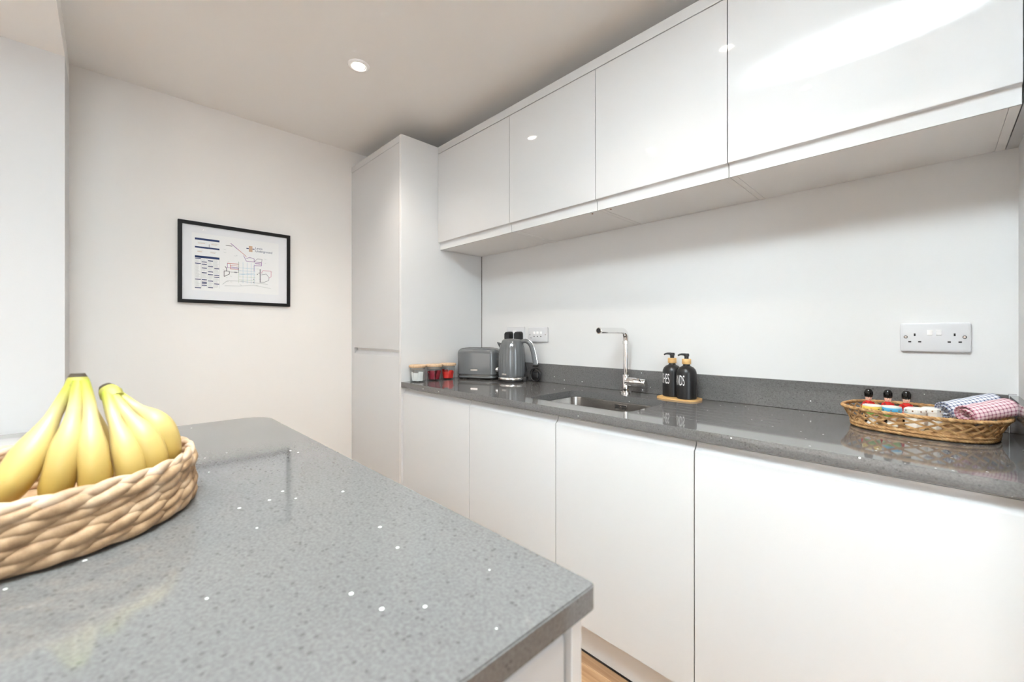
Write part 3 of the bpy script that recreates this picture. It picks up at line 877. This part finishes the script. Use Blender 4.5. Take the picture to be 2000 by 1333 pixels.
bottle(0.1635, -0.0855, 'HANDS', 'matt black pump bottle lettered HANDS, the one farther from the tap', R(-123))

# ================================================================== wicker basket on the run
BX, BY = 0.846, -0.163
wb = thing('wicker_basket', 'shallow oval wicker basket with lattice sides on the grey worktop', 'basket', (BX, BY, ZC), R(-10))
def se(a, b, t, p=2.5):
    c, s = math.cos(t), math.sin(t)
    return (a * math.copysign(abs(c) ** (2 / p), c), b * math.copysign(abs(s) ** (2 / p), s))
def wring(a, b, z, amp=0.0, waves=0, ph=0.0, n=120):
    return [(*se(a + amp * math.sin(waves * 2 * PI * i / n + ph), b + amp * math.sin(waves * 2 * PI * i / n + ph), 2 * PI * i / n),
             z + amp * math.cos(waves * 2 * PI * i / n + ph)) for i in range(n)]
A0, B0, A1, B1, HB = 0.143, 0.112, 0.166, 0.129, 0.058
slab('bottom', [se(A0 - 0.002, B0 - 0.002, 2 * PI * i / 48) for i in range(48)], [], 0.002, 0.006, 'wicker', wb)
for ph in (0, 2 * PI / 3, 4 * PI / 3):
    tube('base_strand', wring(A0 + 0.001, B0 + 0.001, 0.0065, 0.0026, 34, ph, 200), 0.0029, 'wicker', wb, 6, True)
    tube('rim_strand', wring(A1, B1, HB, 0.0026, 36, ph, 200), 0.0030, 'wicker', wb, 6, True)
    tube('lower_strand', wring(A0 + 0.003, B0 + 0.003, 0.0145, 0.0022, 30, ph, 200), 0.0024, 'wicker', wb, 6, True)
NL = 27
for d in (-1, 1):
    for k in range(NL):
        pts, nrm = [], []
        for s in range(9):
            f = s / 8
            t = 2 * PI * (k + d * f * 2.25) / NL
            a = A0 + 0.002 + (A1 - A0 - 0.002) * f; b = B0 + 0.002 + (B1 - B0 - 0.002) * f
            off = d * 0.0011 * math.cos(f * 2.25 * 2 * PI)
            x, y = se(a + off, b + off, t)
            pts.append((x, y, 0.014 + (HB - 0.015) * f))
            nrm.append((x / (a * a), y / (b * b), -0.2))
        tube('lattice_strand', pts, 0.0030, 'wicker', wb, 6, False, 0.42, nrm)

# contents of the wicker basket
def soldier(x, y, rz, label):
    t = thing('soldier_figurine', label, 'figurine', (x, y, ZC + 0.0068), rz, 'toy guardsmen in the wicker basket')
    t.scale = (0.86, 0.86, 0.98)
    lathe('stand', [(0, 0), (0.012, 0), (0.0125, 0.003), (0.011, 0.005), (0, 0.005)], 'hat', t, 24)
    lathe('trousers', [(0.0085, 0.005), (0.0095, 0.008), (0.0095, 0.030), (0.0085, 0.033)], 'hat', t, 24)
    bd = lathe('tunic', [(0.0, 0.031), (0.0125, 0.031), (0.0125, 0.036), (0.0112, 0.046), (0.0128, 0.056), (0.0105, 0.0625), (0.006, 0.065), (0, 0.0655)], 'red', t, 24)
    for k in range(3):
        lathe('button', [(0, 0.0014), (0.0012, 0.0008), (0.0014, 0)], 'yellow', bd, 8, (0, -0.0122 + (0.001 if k == 1 else 0), 0.040 + 0.007 * k), Matrix.Rotation(PI / 2, 4, 'X'))
    tube('sash', [(-0.0108, -0.006, 0.060), (-0.003, -0.0128, 0.052), (0.006, -0.0112, 0.042)], 0.0011, 'hat', bd, 6)
    lathe('belt', [(0.0116, 0.037), (0.0131, 0.0375), (0.0129, 0.0395), (0.0115, 0.040)], 'whitepaint', bd, 24)
    for s in (-1, 1):
        tube('arm', [(s * 0.011, 0, 0.060), (s * 0.0165, -0.001, 0.050), (s * 0.0172, -0.003, 0.038)], [0.0042, 0.0042, 0.0036], 'red', t, 10)
    hd = lathe('head', [(0, 0.064), (0.0062, 0.0655), (0.0088, 0.070), (0.0092, 0.075), (0.0088, 0.079), (0, 0.080)], 'skin', t, 24)
    for s in (-1, 1):
        lathe('eye', [(0, 0.0006), (0.0008, 0.0004), (0.001, 0)], 'hat', hd, 8, (s * 0.003, -0.0086, 0.0755), Matrix.Rotation(PI / 2, 4, 'X'))
    box('mouth', -0.0018, 0.0018, -0.0090, -0.0082, 0.0685, 0.0695, 'red', hd)
    box('nose', -0.0006, 0.0006, -0.0102, -0.0085, 0.0715, 0.0735, 'skin', hd)
    lathe('bearskin_hat', [(0.0092, 0.0765), (0.0112, 0.0775), (0.0122, 0.084), (0.0122, 0.091), (0.0108, 0.0975), (0.007, 0.1015), (0.0, 0.103)], 'hat', t, 28)
    return t
soldier(0.7365, -0.140, R(22), 'toy guardsman in red tunic above the yellow cup, leftmost of three')
soldier(0.7790, -0.128, R(18), 'toy guardsman in red tunic above the blue cup, middle of three')
soldier(0.8185, -0.122, R(16), 'toy guardsman in red tunic behind the cream box, rightmost of three')
def cup(x, y, m1, m2, label):
    t = thing('egg_cup', label, 'egg cup', (x, y, ZC + 0.0068), 0, 'small painted cups in the wicker basket')
    t.scale = (1.08, 1.08, 1.2)
    lathe('bowl', [(0, 0), (0.012, 0), (0.013, 0.003), (0.008, 0.008), (0.009, 0.016), (0.017, 0.026), (0.0205, 0.038), (0.020, 0.048), (0.0185, 0.048), (0.017, 0.034), (0.008, 0.024), (0, 0.022)], 'whitepaint', t, 28)
    lathe('band', [(0.0196, 0.034), (0.0208, 0.036), (0.0210, 0.044), (0.0202, 0.0455)], m1, t, 28)
    lathe('lower_band', [(0.0150, 0.0235), (0.0172, 0.0255), (0.0198, 0.0335), (0.0194, 0.034)], m2, t, 28)
    for k in range(8):
        a = 2 * PI * k / 8
        lathe('dot', [(0, 0.0008), (0.0012, 0.0005), (0.0015, 0)], 'brown', t, 8, (0.0212 * math.cos(a), 0.0212 * math.sin(a), 0.040), Matrix.Rotation(a, 4, 'Z') @ Matrix.Rotation(PI / 2, 4, 'Y'))
cup(0.748, -0.187, 'yellow', 'green', 'small white cup with a yellow painted band in the wicker basket')
cup(0.790, -0.180, 'blue', 'green', 'small white cup with a blue painted band in the wicker basket')
def cream_box(x, y, rz, label):
    t = thing('ceramic_pot', label, 'pot', (x, y, ZC + 0.0068), rz, 'cream pots in the wicker basket')
    t.scale = (1.0, 1.0, 1.16)
    lathe('body', [(0, 0), (0.019, 0), (0.0205, 0.003), (0.0225, 0.040), (0.0, 0.040)], 'whitepaint', t, 8, smooth=20)
    ld = lathe('lid', [(0, 0.0515), (0.018, 0.0515), (0.0235, 0.0485), (0.024, 0.0405), (0, 0.0405)], 'whitepaint', t, 8, smooth=20)
    for k in range(8):
        a = 2 * PI * (k + 0.5) / 8
        lathe('rosette', [(0, 0.001), (0.0016, 0.0006), (0.002, 0)], 'brown', ld, 8, (0.0219 * math.cos(a), 0.0219 * math.sin(a), 0.0445), Matrix.Rotation(a, 4, 'Z') @ Matrix.Rotation(PI / 2, 4, 'Y'))
cream_box(0.8385, -0.178, R(10), 'cream ceramic pot with brown dots, between blue cup and blue checked towel')
cream_box(0.871, -0.140, R(25), 'cream ceramic pot with brown dots, behind the other and touching towel')

def towel(a, b, r, m, label, turns=2.6):
    a, b = Vector(a), Vector(b)
    ax = (b - a); Ln = ax.length
    t = thing('rolled_towel', label, 'towel', a, 0, 'rolled checked towels in the wicker basket')
    q = ax.to_track_quat('Z', 'Y').to_matrix()
    bm = bmesh.new()
    uvl = bm.loops.layers.uv.new('UVMap')
    n, ml = 84, 10
    prof = []
    arc_l = 0.0
    last = None
    for i in range(n + 1):
        f = i / n
        an = f * turns * 2 * PI
        rr = r * (0.22 + 0.78 * f)
        p = (rr * math.cos(an) * 1.06, rr * math.sin(an) * 0.92)
        if last: arc_l += math.hypot(p[0] - last[0], p[1] - last[1])
        last = p
        prof.append((p, arc_l))
    vs = []
    for (p, al) in prof:
        row = []
        for k in range(ml + 1):
            z = Ln * k / ml
            sc = 1 + 0.03 * math.sin(k * 1.7 + al * 40)
            row.append((bm.verts.new(q @ Vector((p[0] * sc, p[1] * sc, z + 0.0025 * math.sin(al * 60)))), al, z))
        vs.append(row)
    for i in range(n):
        for k in range(ml):
            quad = (vs[i][k], vs[i][k + 1], vs[i + 1][k + 1], vs[i + 1][k])
            f = bm.faces.new([v[0] for v in quad])
            for lp, v in zip(f.loops, quad):
                lp[uvl].uv = (v[1] / 0.0085, v[2] / 0.0085)
    me = bpy.data.meshes.new('cloth'); bm.to_mesh(me); bm.free()
    o = link('cloth', me, m, t, 60)
    sm = o.modifiers.new('thickness', 'SOLIDIFY'); sm.thickness = 0.0032; sm.offset = 0
    return t
towel((0.893, -0.158, ZC + 0.062), (0.985, -0.098, ZC + 0.090), 0.0275, 'bluecheck', 'rolled white towel with navy check, the one behind in the basket')
towel((0.930, -0.222, ZC + 0.064), (1.004, -0.165, ZC + 0.086), 0.0275, 'pink', 'rolled pink checked towel lying over the right side of the basket')

# ================================================================== picture
FY0, FY1, FZ0, FZ1 = -1.5248, -0.9863, 1.3461, 1.7807
pc = thing('framed_map', 'black framed underground style map print hanging on the cream wall', 'picture', (XE, (FY0 + FY1) / 2, (FZ0 + FZ1) / 2))
oy, oz = (FY0 + FY1) / 2, (FZ0 + FZ1) / 2
hw, hh, fw_ = (FY1 - FY0) / 2, (FZ1 - FZ0) / 2, 0.0175
def frame_bar(pts):
    bm = bmesh.new()
    vs0 = [bm.verts.new((0.0008, y, z)) for y, z in pts]; vs1 = [bm.verts.new((0.021, y, z)) for y, z in pts]
    for i in range(4):
        j = (i + 1) % 4; bm.faces.new((vs0[i], vs0[j], vs1[j], vs1[i]))
    bm.faces.new(vs0[::-1]); bm.faces.new(vs1)
    bmesh.ops.bevel(bm, geom=bm.edges[:], offset=0.0008, segments=1, affect='EDGES')
    from_bm('frame_bar', bm, 'frame', pc, 30)
i_w, i_h = hw - fw_, hh - fw_
frame_bar([(-hw, -hh), (hw, -hh), (i_w, -i_h), (-i_w, -i_h)])
frame_bar([(-hw, hh), (hw, hh), (i_w, i_h), (-i_w, i_h)])
frame_bar([(-hw, -hh), (-hw, hh), (-i_w, i_h), (-i_w, -i_h)])
frame_bar([(hw, -hh), (hw, hh), (i_w, i_h), (i_w, -i_h)])
box('mount', 0.002, 0.009, -i_w - 0.003, i_w + 0.003, -i_h - 0.003, i_h + 0.003, 'paper', pc)
pr = box('print', 0.0091, 0.0096, -1.4665 - oy, -1.0475 - oy, 1.414 - oz, 1.7225 - oz, 'print', pc)
box('glass', 0.0150, 0.0165, -i_w - 0.002, i_w + 0.002, -i_h - 0.002, i_h + 0.002, 'pane', pc)
class Ink:
    def __init__(s): s.q = {}
    def bar(s, col, y0, y1, z0, z1): s.q.setdefault(col, []).append([(y0, z0), (y1, z0), (y1, z1), (y0, z1)])
    def line(s, col, pts, wd):
        for (a, b) in zip(pts, pts[1:]):
            d = Vector((b[0] - a[0], b[1] - a[1])); n = Vector((-d.y, d.x)).normalized() * wd / 2
            s.q.setdefault(col, []).append([(a[0] + n.x, a[1] + n.y), (a[0] - n.x, a[1] - n.y), (b[0] - n.x, b[1] - n.y), (b[0] + n.x, b[1] + n.y)])
    def build(s):
        x = 0.00985
        for col, qs in s.q.items():
            vs, fs = [], []
            for q in qs:
                k = len(vs); vs += [(x, y - oy, z - oz) for y, z in q]; fs.append((k, k + 1, k + 2, k + 3))
            me = bpy.data.meshes.new('printed_lines'); me.from_pydata(vs, [], fs)
            link('printed_lines', me, 'ink_' + col, pr)
            x += 0.00002
ink = Ink()
c0, c1 = -1.4527, -1.3437
for z0, z1 in ((1.6859, 1.6967), (1.6426, 1.6512), (1.5898, 1.6015)): ink.bar('navy', c0, c1, z0, z1)
cols = [(-1.4527, -1.4258), (-1.424, -1.3998), (-1.3962, -1.372), (-1.3684, -1.3437)]
heads = [[1.5863, 1.5604, 1.4747, 1.4292], [1.5703, 1.5572, 1.5376, 1.5123, 1.4743, 1.4612, 1.4546, 1.4437],
         [1.5795, 1.5486, 1.5196, 1.5046, 1.4693, 1.4337], [1.5403, 1.5029, 1.4927, 1.4558]]
rng = random.Random(7)
for (ya, yb), hs in zip(cols, heads):
    ink.bar('pale', ya, ya + 0.0012, 1.43, 1.588); ink.bar('pale', yb - 0.0012, yb, 1.43, 1.588)
    for z in hs: ink.bar('navy', ya, yb, z - 0.0032, z + 0.001)
    z = 1.583
    while z > 1.434:
        if all(abs(z - h) > 0.004 for h in hs): ink.bar('pale', ya + 0.003, ya + rng.uniform(0.014, 0.023), z, z + 0.0016)
        z -= 0.0042
for y, z, wd in ((-1.442, 1.622, 0.026), (-1.385, 1.622, 0.028), (-1.44, 1.668, 0.04), (-1.38, 1.668, 0.032)):
    ink.bar('orange', y, y + wd * 0.8, z, z + 0.0022); ink.bar('pale', y, y + wd, z + 0.006, z + 0.0075)
ink.line('black', [(-1.3905, 1.651), (-1.3905, 1.668)], 0.0016)
ink.line('black', [(-1.3145, 1.674), (-1.2841, 1.674)], 0.0024)
ink.line('purple', [(-1.2917, 1.6888), (-1.2560, 1.6590)], 0.003)
ink.line('red', [(-1.2560, 1.6590), (-1.2214, 1.6299), (-1.2154, 1.622)], 0.0022)
ink.line('red', [(-1.307, 1.5756), (-1.253, 1.5756)], 0.003)
ink.line('red', [(-1.293, 1.570), (-1.293, 1.545), (-1.253, 1.545)], 0.0022)
ink.line('red', [(-1.293, 1.565), (-1.253, 1.565)], 0.002)
ink.line('purple', [(-1.307, 1.5756), (-1.307, 1.5507), (-1.253, 1.5507)], 0.002)
ink.line('purple', [(-1.29, 1.556), (-1.256, 1.556), (-1.253, 1.530)], 0.0024)
ink.line('black', [(-1.311, 1.5507), (-1.311, 1.531), (-1.3221, 1.531), (-1.3221, 1.4994), (-1.2975, 1.5154), (-1.2975, 1.531), (-1.311, 1.531)], 0.0026)
ink.line('black', [(-1.3183, 1.556), (-1.311, 1.548)], 0.003)
ink.line('grey', [(-1.2975, 1.527), (-1.253, 1.5291), (-1.253, 1.590)], 0.0022)
ink.bar('grey', -1.275, -1.262, 1.525, 1.531)
ink.line('purple', [(-1.2294, 1.6288), (-1.2154, 1.598), (-1.177, 1.598), (-1.177, 1.616), (-1.20, 1.622), (-1.2154, 1.612)], 0.0024)
ink.line('purple', [(-1.177, 1.598), (-1.1397, 1.598), (-1.1397, 1.5789), (-1.177, 1.577), (-1.177, 1.545)], 0.0028)
ink.line('grey', [(-1.177, 1.598), (-1.16, 1.618), (-1.1356, 1.618), (-1.1397, 1.598)], 0.0022)
ink.bar('purple', -1.172, -1.145, 1.588, 1.592)
ink.line('black', [(-1.146, 1.5592), (-1.146, 1.4809)], 0.0034)
ink.line('pink', [(-1.1397, 1.5361), (-1.1314, 1.553), (-1.0888, 1.553), (-1.0888, 1.520), (-1.10, 1.512)], 0.0026)
ink.line('grey', [(-1.1397, 1.5266), (-1.1145, 1.5339), (-1.1, 1.515), (-1.1017, 1.4967), (-1.1229, 1.4853), (-1.146, 1.483)], 0.0024)
ink.line('lightblue', [(-1.253, 1.515), (-1.177, 1.5323)], 0.0016)
for y in (-1.253, -1.232, -1.212, -1.192, -1.177): ink.line('lightblue' if y > -1.24 else 'green', [(y, 1.59), (y, 1.47)], 0.0012)
for z in (1.556, 1.540, 1.522, 1.505, 1.488): ink.line('green' if z < 1.52 else 'lightblue', [(-1.253, z), (-1.17, z + 0.002)], 0.0012)
ink.line('pale', [(-1.33, 1.455), (-1.306, 1.478), (-1.25, 1.48), (-1.106, 1.474)], 0.003)
ink.line('pale', [(-1.32, 1.448), (-1.25, 1.452), (-1.18, 1.462), (-1.09, 1.45)], 0.0024)
for k in range(26):
    y, z = rng.uniform(-1.33, -1.09), rng.uniform(1.45, 1.66)
    if not (-1.22 < y and z > 1.63): ink.bar('pale', y, y + rng.uniform(0.006, 0.014), z, z + 0.0018)
for y, z in ((-1.178, 1.497), (-1.178, 1.48), (-1.152, 1.536), (-1.16, 1.528)): ink.bar('black', y - 0.0022, y + 0.0022, z - 0.002, z + 0.002)
ink.bar('orange', -1.2034, -1.1851, 1.6545, 1.688)
ink.bar('navy', -1.2154, -1.1749, 1.6695, 1.6745)
ink.build()
for txt, zz in (('Lewis', 1.6735), ('Underground', 1.6575)):
    me = text_mesh(txt, 0.0175)
    for v in me.vertices: v.co = (0.0100, -1.1715 + v.co.x * 0.93 - oy, zz + v.co.y - oz)
    link('printed_title', me, 'ink_navy', pr)

# ================================================================== white low cabinet by the pier
sb = thing('sideboard', 'low white sideboard against the pier wall behind the fruit basket', 'sideboard', (-1.43, -2.45, 0))
box('carcass', -0.155, 0.15, -0.50, 0.50, 0.05, 0.775, 'panel', sb)
box('top', -0.16, 0.17, -0.515, 0.515, 0.776, 0.797, 'gloss', sb, bevel=0.002)
for k in (-1, 1):
    dd = box('door', 0.1505, 0.167, min(0.002 * k, 0.498 * k), max(0.002 * k, 0.498 * k), 0.06, 0.772, 'gloss', sb, bevel=0.001, seg=1)
    box('handle', 0.167, 0.177, 0.03 * k - 0.005, 0.03 * k + 0.005, 0.40, 0.56, 'chrome', dd, bevel=0.002)
for sx in (-0.13, 0.13):
    for sy in (-0.46, 0.46):
        box('foot', sx - 0.02, sx + 0.02, sy - 0.02, sy + 0.02, 0.0, 0.05, 'dark', sb)

# ================================================================== island
IX0, IX1, IY0, IY1, TI = -0.684, 0.6195, -2.36, -1.4085, 0.026
it = slab('island_worktop', rrect(IX0, IX1, IY0, IY1, (0.008, 0.075, 0.075, 0.008), 10), [], ZC - TI, ZC, 'quartz')
bmx = bmesh.new(); bmx.from_mesh(it.data)
eds = [e for e in bmx.edges if len(e.link_faces) == 2 and abs(e.link_faces[0].normal.z - e.link_faces[1].normal.z) > 0.7 and all(v.co.z > ZC - 0.001 for v in e.verts)]
bmesh.ops.bevel(bmx, geom=eds, offset=0.0016, segments=2, affect='EDGES')
bmx.to_mesh(it.data); bmx.free()
it.data.shade_smooth(); it.data.set_sharp_from_angle(angle=R(35))
tag(it, 'wide pale grey speckled quartz island worktop under the fruit basket', 'worktop')
isl = thing('island_cabinet', 'white kitchen island cabinet below the speckled island worktop', 'cabinet', (0, -1.9, 0))
def ib(name, x0, x1, y0, y1, z0, z1, m, par=isl, bevel=0.001):
    return box(name, x0, x1, y0 + 1.9, y1 + 1.9, z0, z1, m, par, bevel=bevel, seg=1)
ZI = ZC - TI - 0.0005
ib('back_panel', -0.60, 0.604, -1.432, -1.414, 0.0, ZI, 'panel')
ib('front_panel', -0.60, 0.604, -2.336, -2.318, 0.0, ZI, 'panel')
ib('end_panel', -0.60, -0.582, -2.317, -1.433, 0.0, ZI, 'panel')
ib('carcass', -0.581, 0.560, -2.316, -1.434, 0.15, ZI - 0.001, 'under', bevel=0)
ib('plinth', 0.52, 0.54, -2.316, -1.434, 0.0, 0.149, 'panel')
for (ya, yb) in ((-2.315, -1.8775), (-1.8735, -1.4355)):
    prof = [(0.596 - p, z) for p, z in jdoor(0.152, ZI - 0.006)]
    d = prism('door', prof, 'y', ya + 1.9, yb + 1.9, 'gloss', isl)

# ================================================================== fruit basket with bananas
FX, FYc, FA, FB = -0.018, -1.868, 0.183, 0.179
fb = thing('fruit_basket', 'round braided water hyacinth fruit basket on the island worktop', 'basket', (FX, FYc, ZC))
def braid_row(z, a, b, rad, pitch_n, ph, name, m, amp):
    n = 220
    rngb = random.Random(int(z * 1e5) + int(ph * 100))
    ws = [rngb.uniform(0.8, 1.25) for _ in range(24)]
    pts, rr, nr = [], [], []
    for i in range(n):
        t = 2 * PI * i / n
        an = pitch_n * t + ph
        off = amp * 0.85 * math.cos(an); dz = amp * math.sin(an)
        x, y = (a + off) * math.cos(t), (b + off) * math.sin(t)
        pts.append((x, y, z + dz))
        w_ = ws[int(i / n * 24) % 24] * (1 - i / n * 24 % 1) + ws[(int(i / n * 24) + 1) % 24] * (i / n * 24 % 1)
        rr.append(rad * w_ * (0.82 + 0.30 * max(0, math.cos(an))))
        nr.append((math.cos(t), math.sin(t), 0))
    tube(name, pts, rr, m, fb, 8, True, 0.72, nr)
slab('bottom', [(FA * 0.97 * math.cos(2 * PI * i / 64), FB * 0.97 * math.sin(2 * PI * i / 64)) for i in range(64)], [], 0.0012, 0.007, 'straw', fb)
rows = 5
for k in range(rows):
    z = 0.0140 + k * 0.0137
    g = FA + 0.0015 * math.sin(k * 1.9)
    for j, ph in enumerate((0.0, 2.1, 4.2)):
        braid_row(z, g, g + FB - FA, 0.0072, 9 + (k % 2), ph + k * 1.1, 'braid_strand', 'straw', 0.0046)
for j, ph in enumerate((0.0, PI)):
    braid_row(0.0795, FA + 0.0005, FB + 0.0005, 0.0062, 16, ph, 'rim_strand', 'rim', 0.0032)

def banana(parent, pts, rmax, base):
    P_ = spline([tuple(p) for p in pts], 26)
    n = len(P_)
    rad = []
    for i in range(n):
        f = i / (n - 1)
        if f < 0.27: r = 0.0072 + 0.0012 * f / 0.27
        elif f < 0.60:
            g = (f - 0.27) / 0.33; g = g * g * (3 - 2 * g); r = 0.0084 + (rmax - 0.0084) * g
        elif f < 0.82: r = rmax
        elif f < 0.97:
            g = (f - 0.82) / 0.15; r = rmax + (0.0065 - rmax) * g * g
        else: r = 0.0065
        rad.append(r)
    bm = bmesh.new()
    lay = bm.verts.layers.float.new('along')
    tube_bm(bm, [Vector(p) - Vector(base) for p in P_], rad, 12, layer=lay)
    # pull the section towards five soft ridges
    o = from_bm('banana', bm, 'banana', parent, 60)
    e0, e1 = Vector(P_[-2]) - Vector(base), Vector(P_[-1]) - Vector(base)
    d = (e1 - e0).normalized()
    tube('tip', [e1 - d * 0.001, e1 + d * 0.006], [0.0058, 0.0042], 'tip', o, 8)
    return o
bunches = {
 'A': ((0.010, -1.822, ZC + 0.012), 'bunch of yellow bananas standing in the basket, nearer the picture edge',
   (0.0055, -1.8205, 1.1130),
   [[(0.008, -1.824, 1.110), (0.0110, -1.8402, 1.0723), (0.0290, -1.858, 1.0300), (0.046, -1.8802, 0.9855), (0.030, -1.915, 0.945)],
    [(0.012, -1.8195, 1.110), (0.0283, -1.8227, 1.0723), (0.0442, -1.8279, 1.0327), (0.0511, -1.8352, 0.9903), (0.040, -1.845, 0.945)],
    [(0.013, -1.815, 1.110), (0.0275, -1.8080, 1.0705), (0.0490, -1.806, 1.0289), (0.0591, -1.8025, 0.9871), (0.050, -1.803, 0.943)],
    [(0.000, -1.818, 1.108), (-0.030, -1.812, 1.075), (-0.0486, -1.8041, 1.030), (-0.0501, -1.7965, 0.985), (-0.042, -1.7935, 0.943)]]),
 'B': ((-0.012, -1.786, ZC + 0.012), 'bunch of yellow bananas with green stems at the basket end, touching the rim',
   (-0.0175, -1.789, 1.0925),
   [[(-0.010, -1.7895, 1.088), (0.0232, -1.783, 1.0554), (0.0426, -1.7722, 1.0187), (0.050, -1.7647, 0.9772), (0.040, -1.766, 0.940)],
    [(-0.013, -1.786, 1.0885), (0.0169, -1.770, 1.0602), (0.0350, -1.7525, 1.029), (0.0403, -1.7398, 0.9886), (0.030, -1.742, 0.945)],
    [(-0.018, -1.783, 1.0885), (-0.0029, -1.7596, 1.0645), (0.0165, -1.7365, 1.0413), (0.0185, -1.7235, 1.0023), (0.004, -1.726, 0.955)]]),
}
for k, (base, label, crown, bl) in bunches.items():
    t = thing('banana_bunch', label, 'bananas', base, 0, 'banana bunches in the fruit basket')
    for i, pts in enumerate(bl):
        banana(t, pts, [0.0205, 0.0180, 0.0172, 0.0165][i] if k == 'A' else [0.0182, 0.0188, 0.0205][i], base)
    b = Vector(base); c = Vector(crown) - b
    mean = sum((Vector(p[1]) for p in bl), Vector()) / len(bl) - b
    tube('crown', [c + (c - mean).normalized() * 0.006, c, c * 0.8 + mean * 0.2, c * 0.62 + mean * 0.38],
         [0.0085, 0.0118, 0.0140, 0.0125], 'stalk', t, 12, flat=0.8)
    tube('cut_end', [c + (c - mean).normalized() * 0.003, c + (c - mean).normalized() * 0.0085], [0.0105, 0.0075], 'tip', t, 12, flat=0.8)
og = thing('orange', 'orange lying in the fruit basket behind the bananas', 'orange', (-0.085, -1.925, ZC + 0.0075))
lathe('peel', [(0.0, 0.0)] + [(0.037 * math.sin(PI * i / 14), 0.037 - 0.037 * math.cos(PI * i / 14)) for i in range(1, 14)] + [(0.0, 0.074)], 'orange', og, 28)
lathe('stem_end', [(0, 0.0755), (0.0025, 0.075), (0.003, 0.0735)], 'green', og, 8)

bpy.context.view_layer.update()
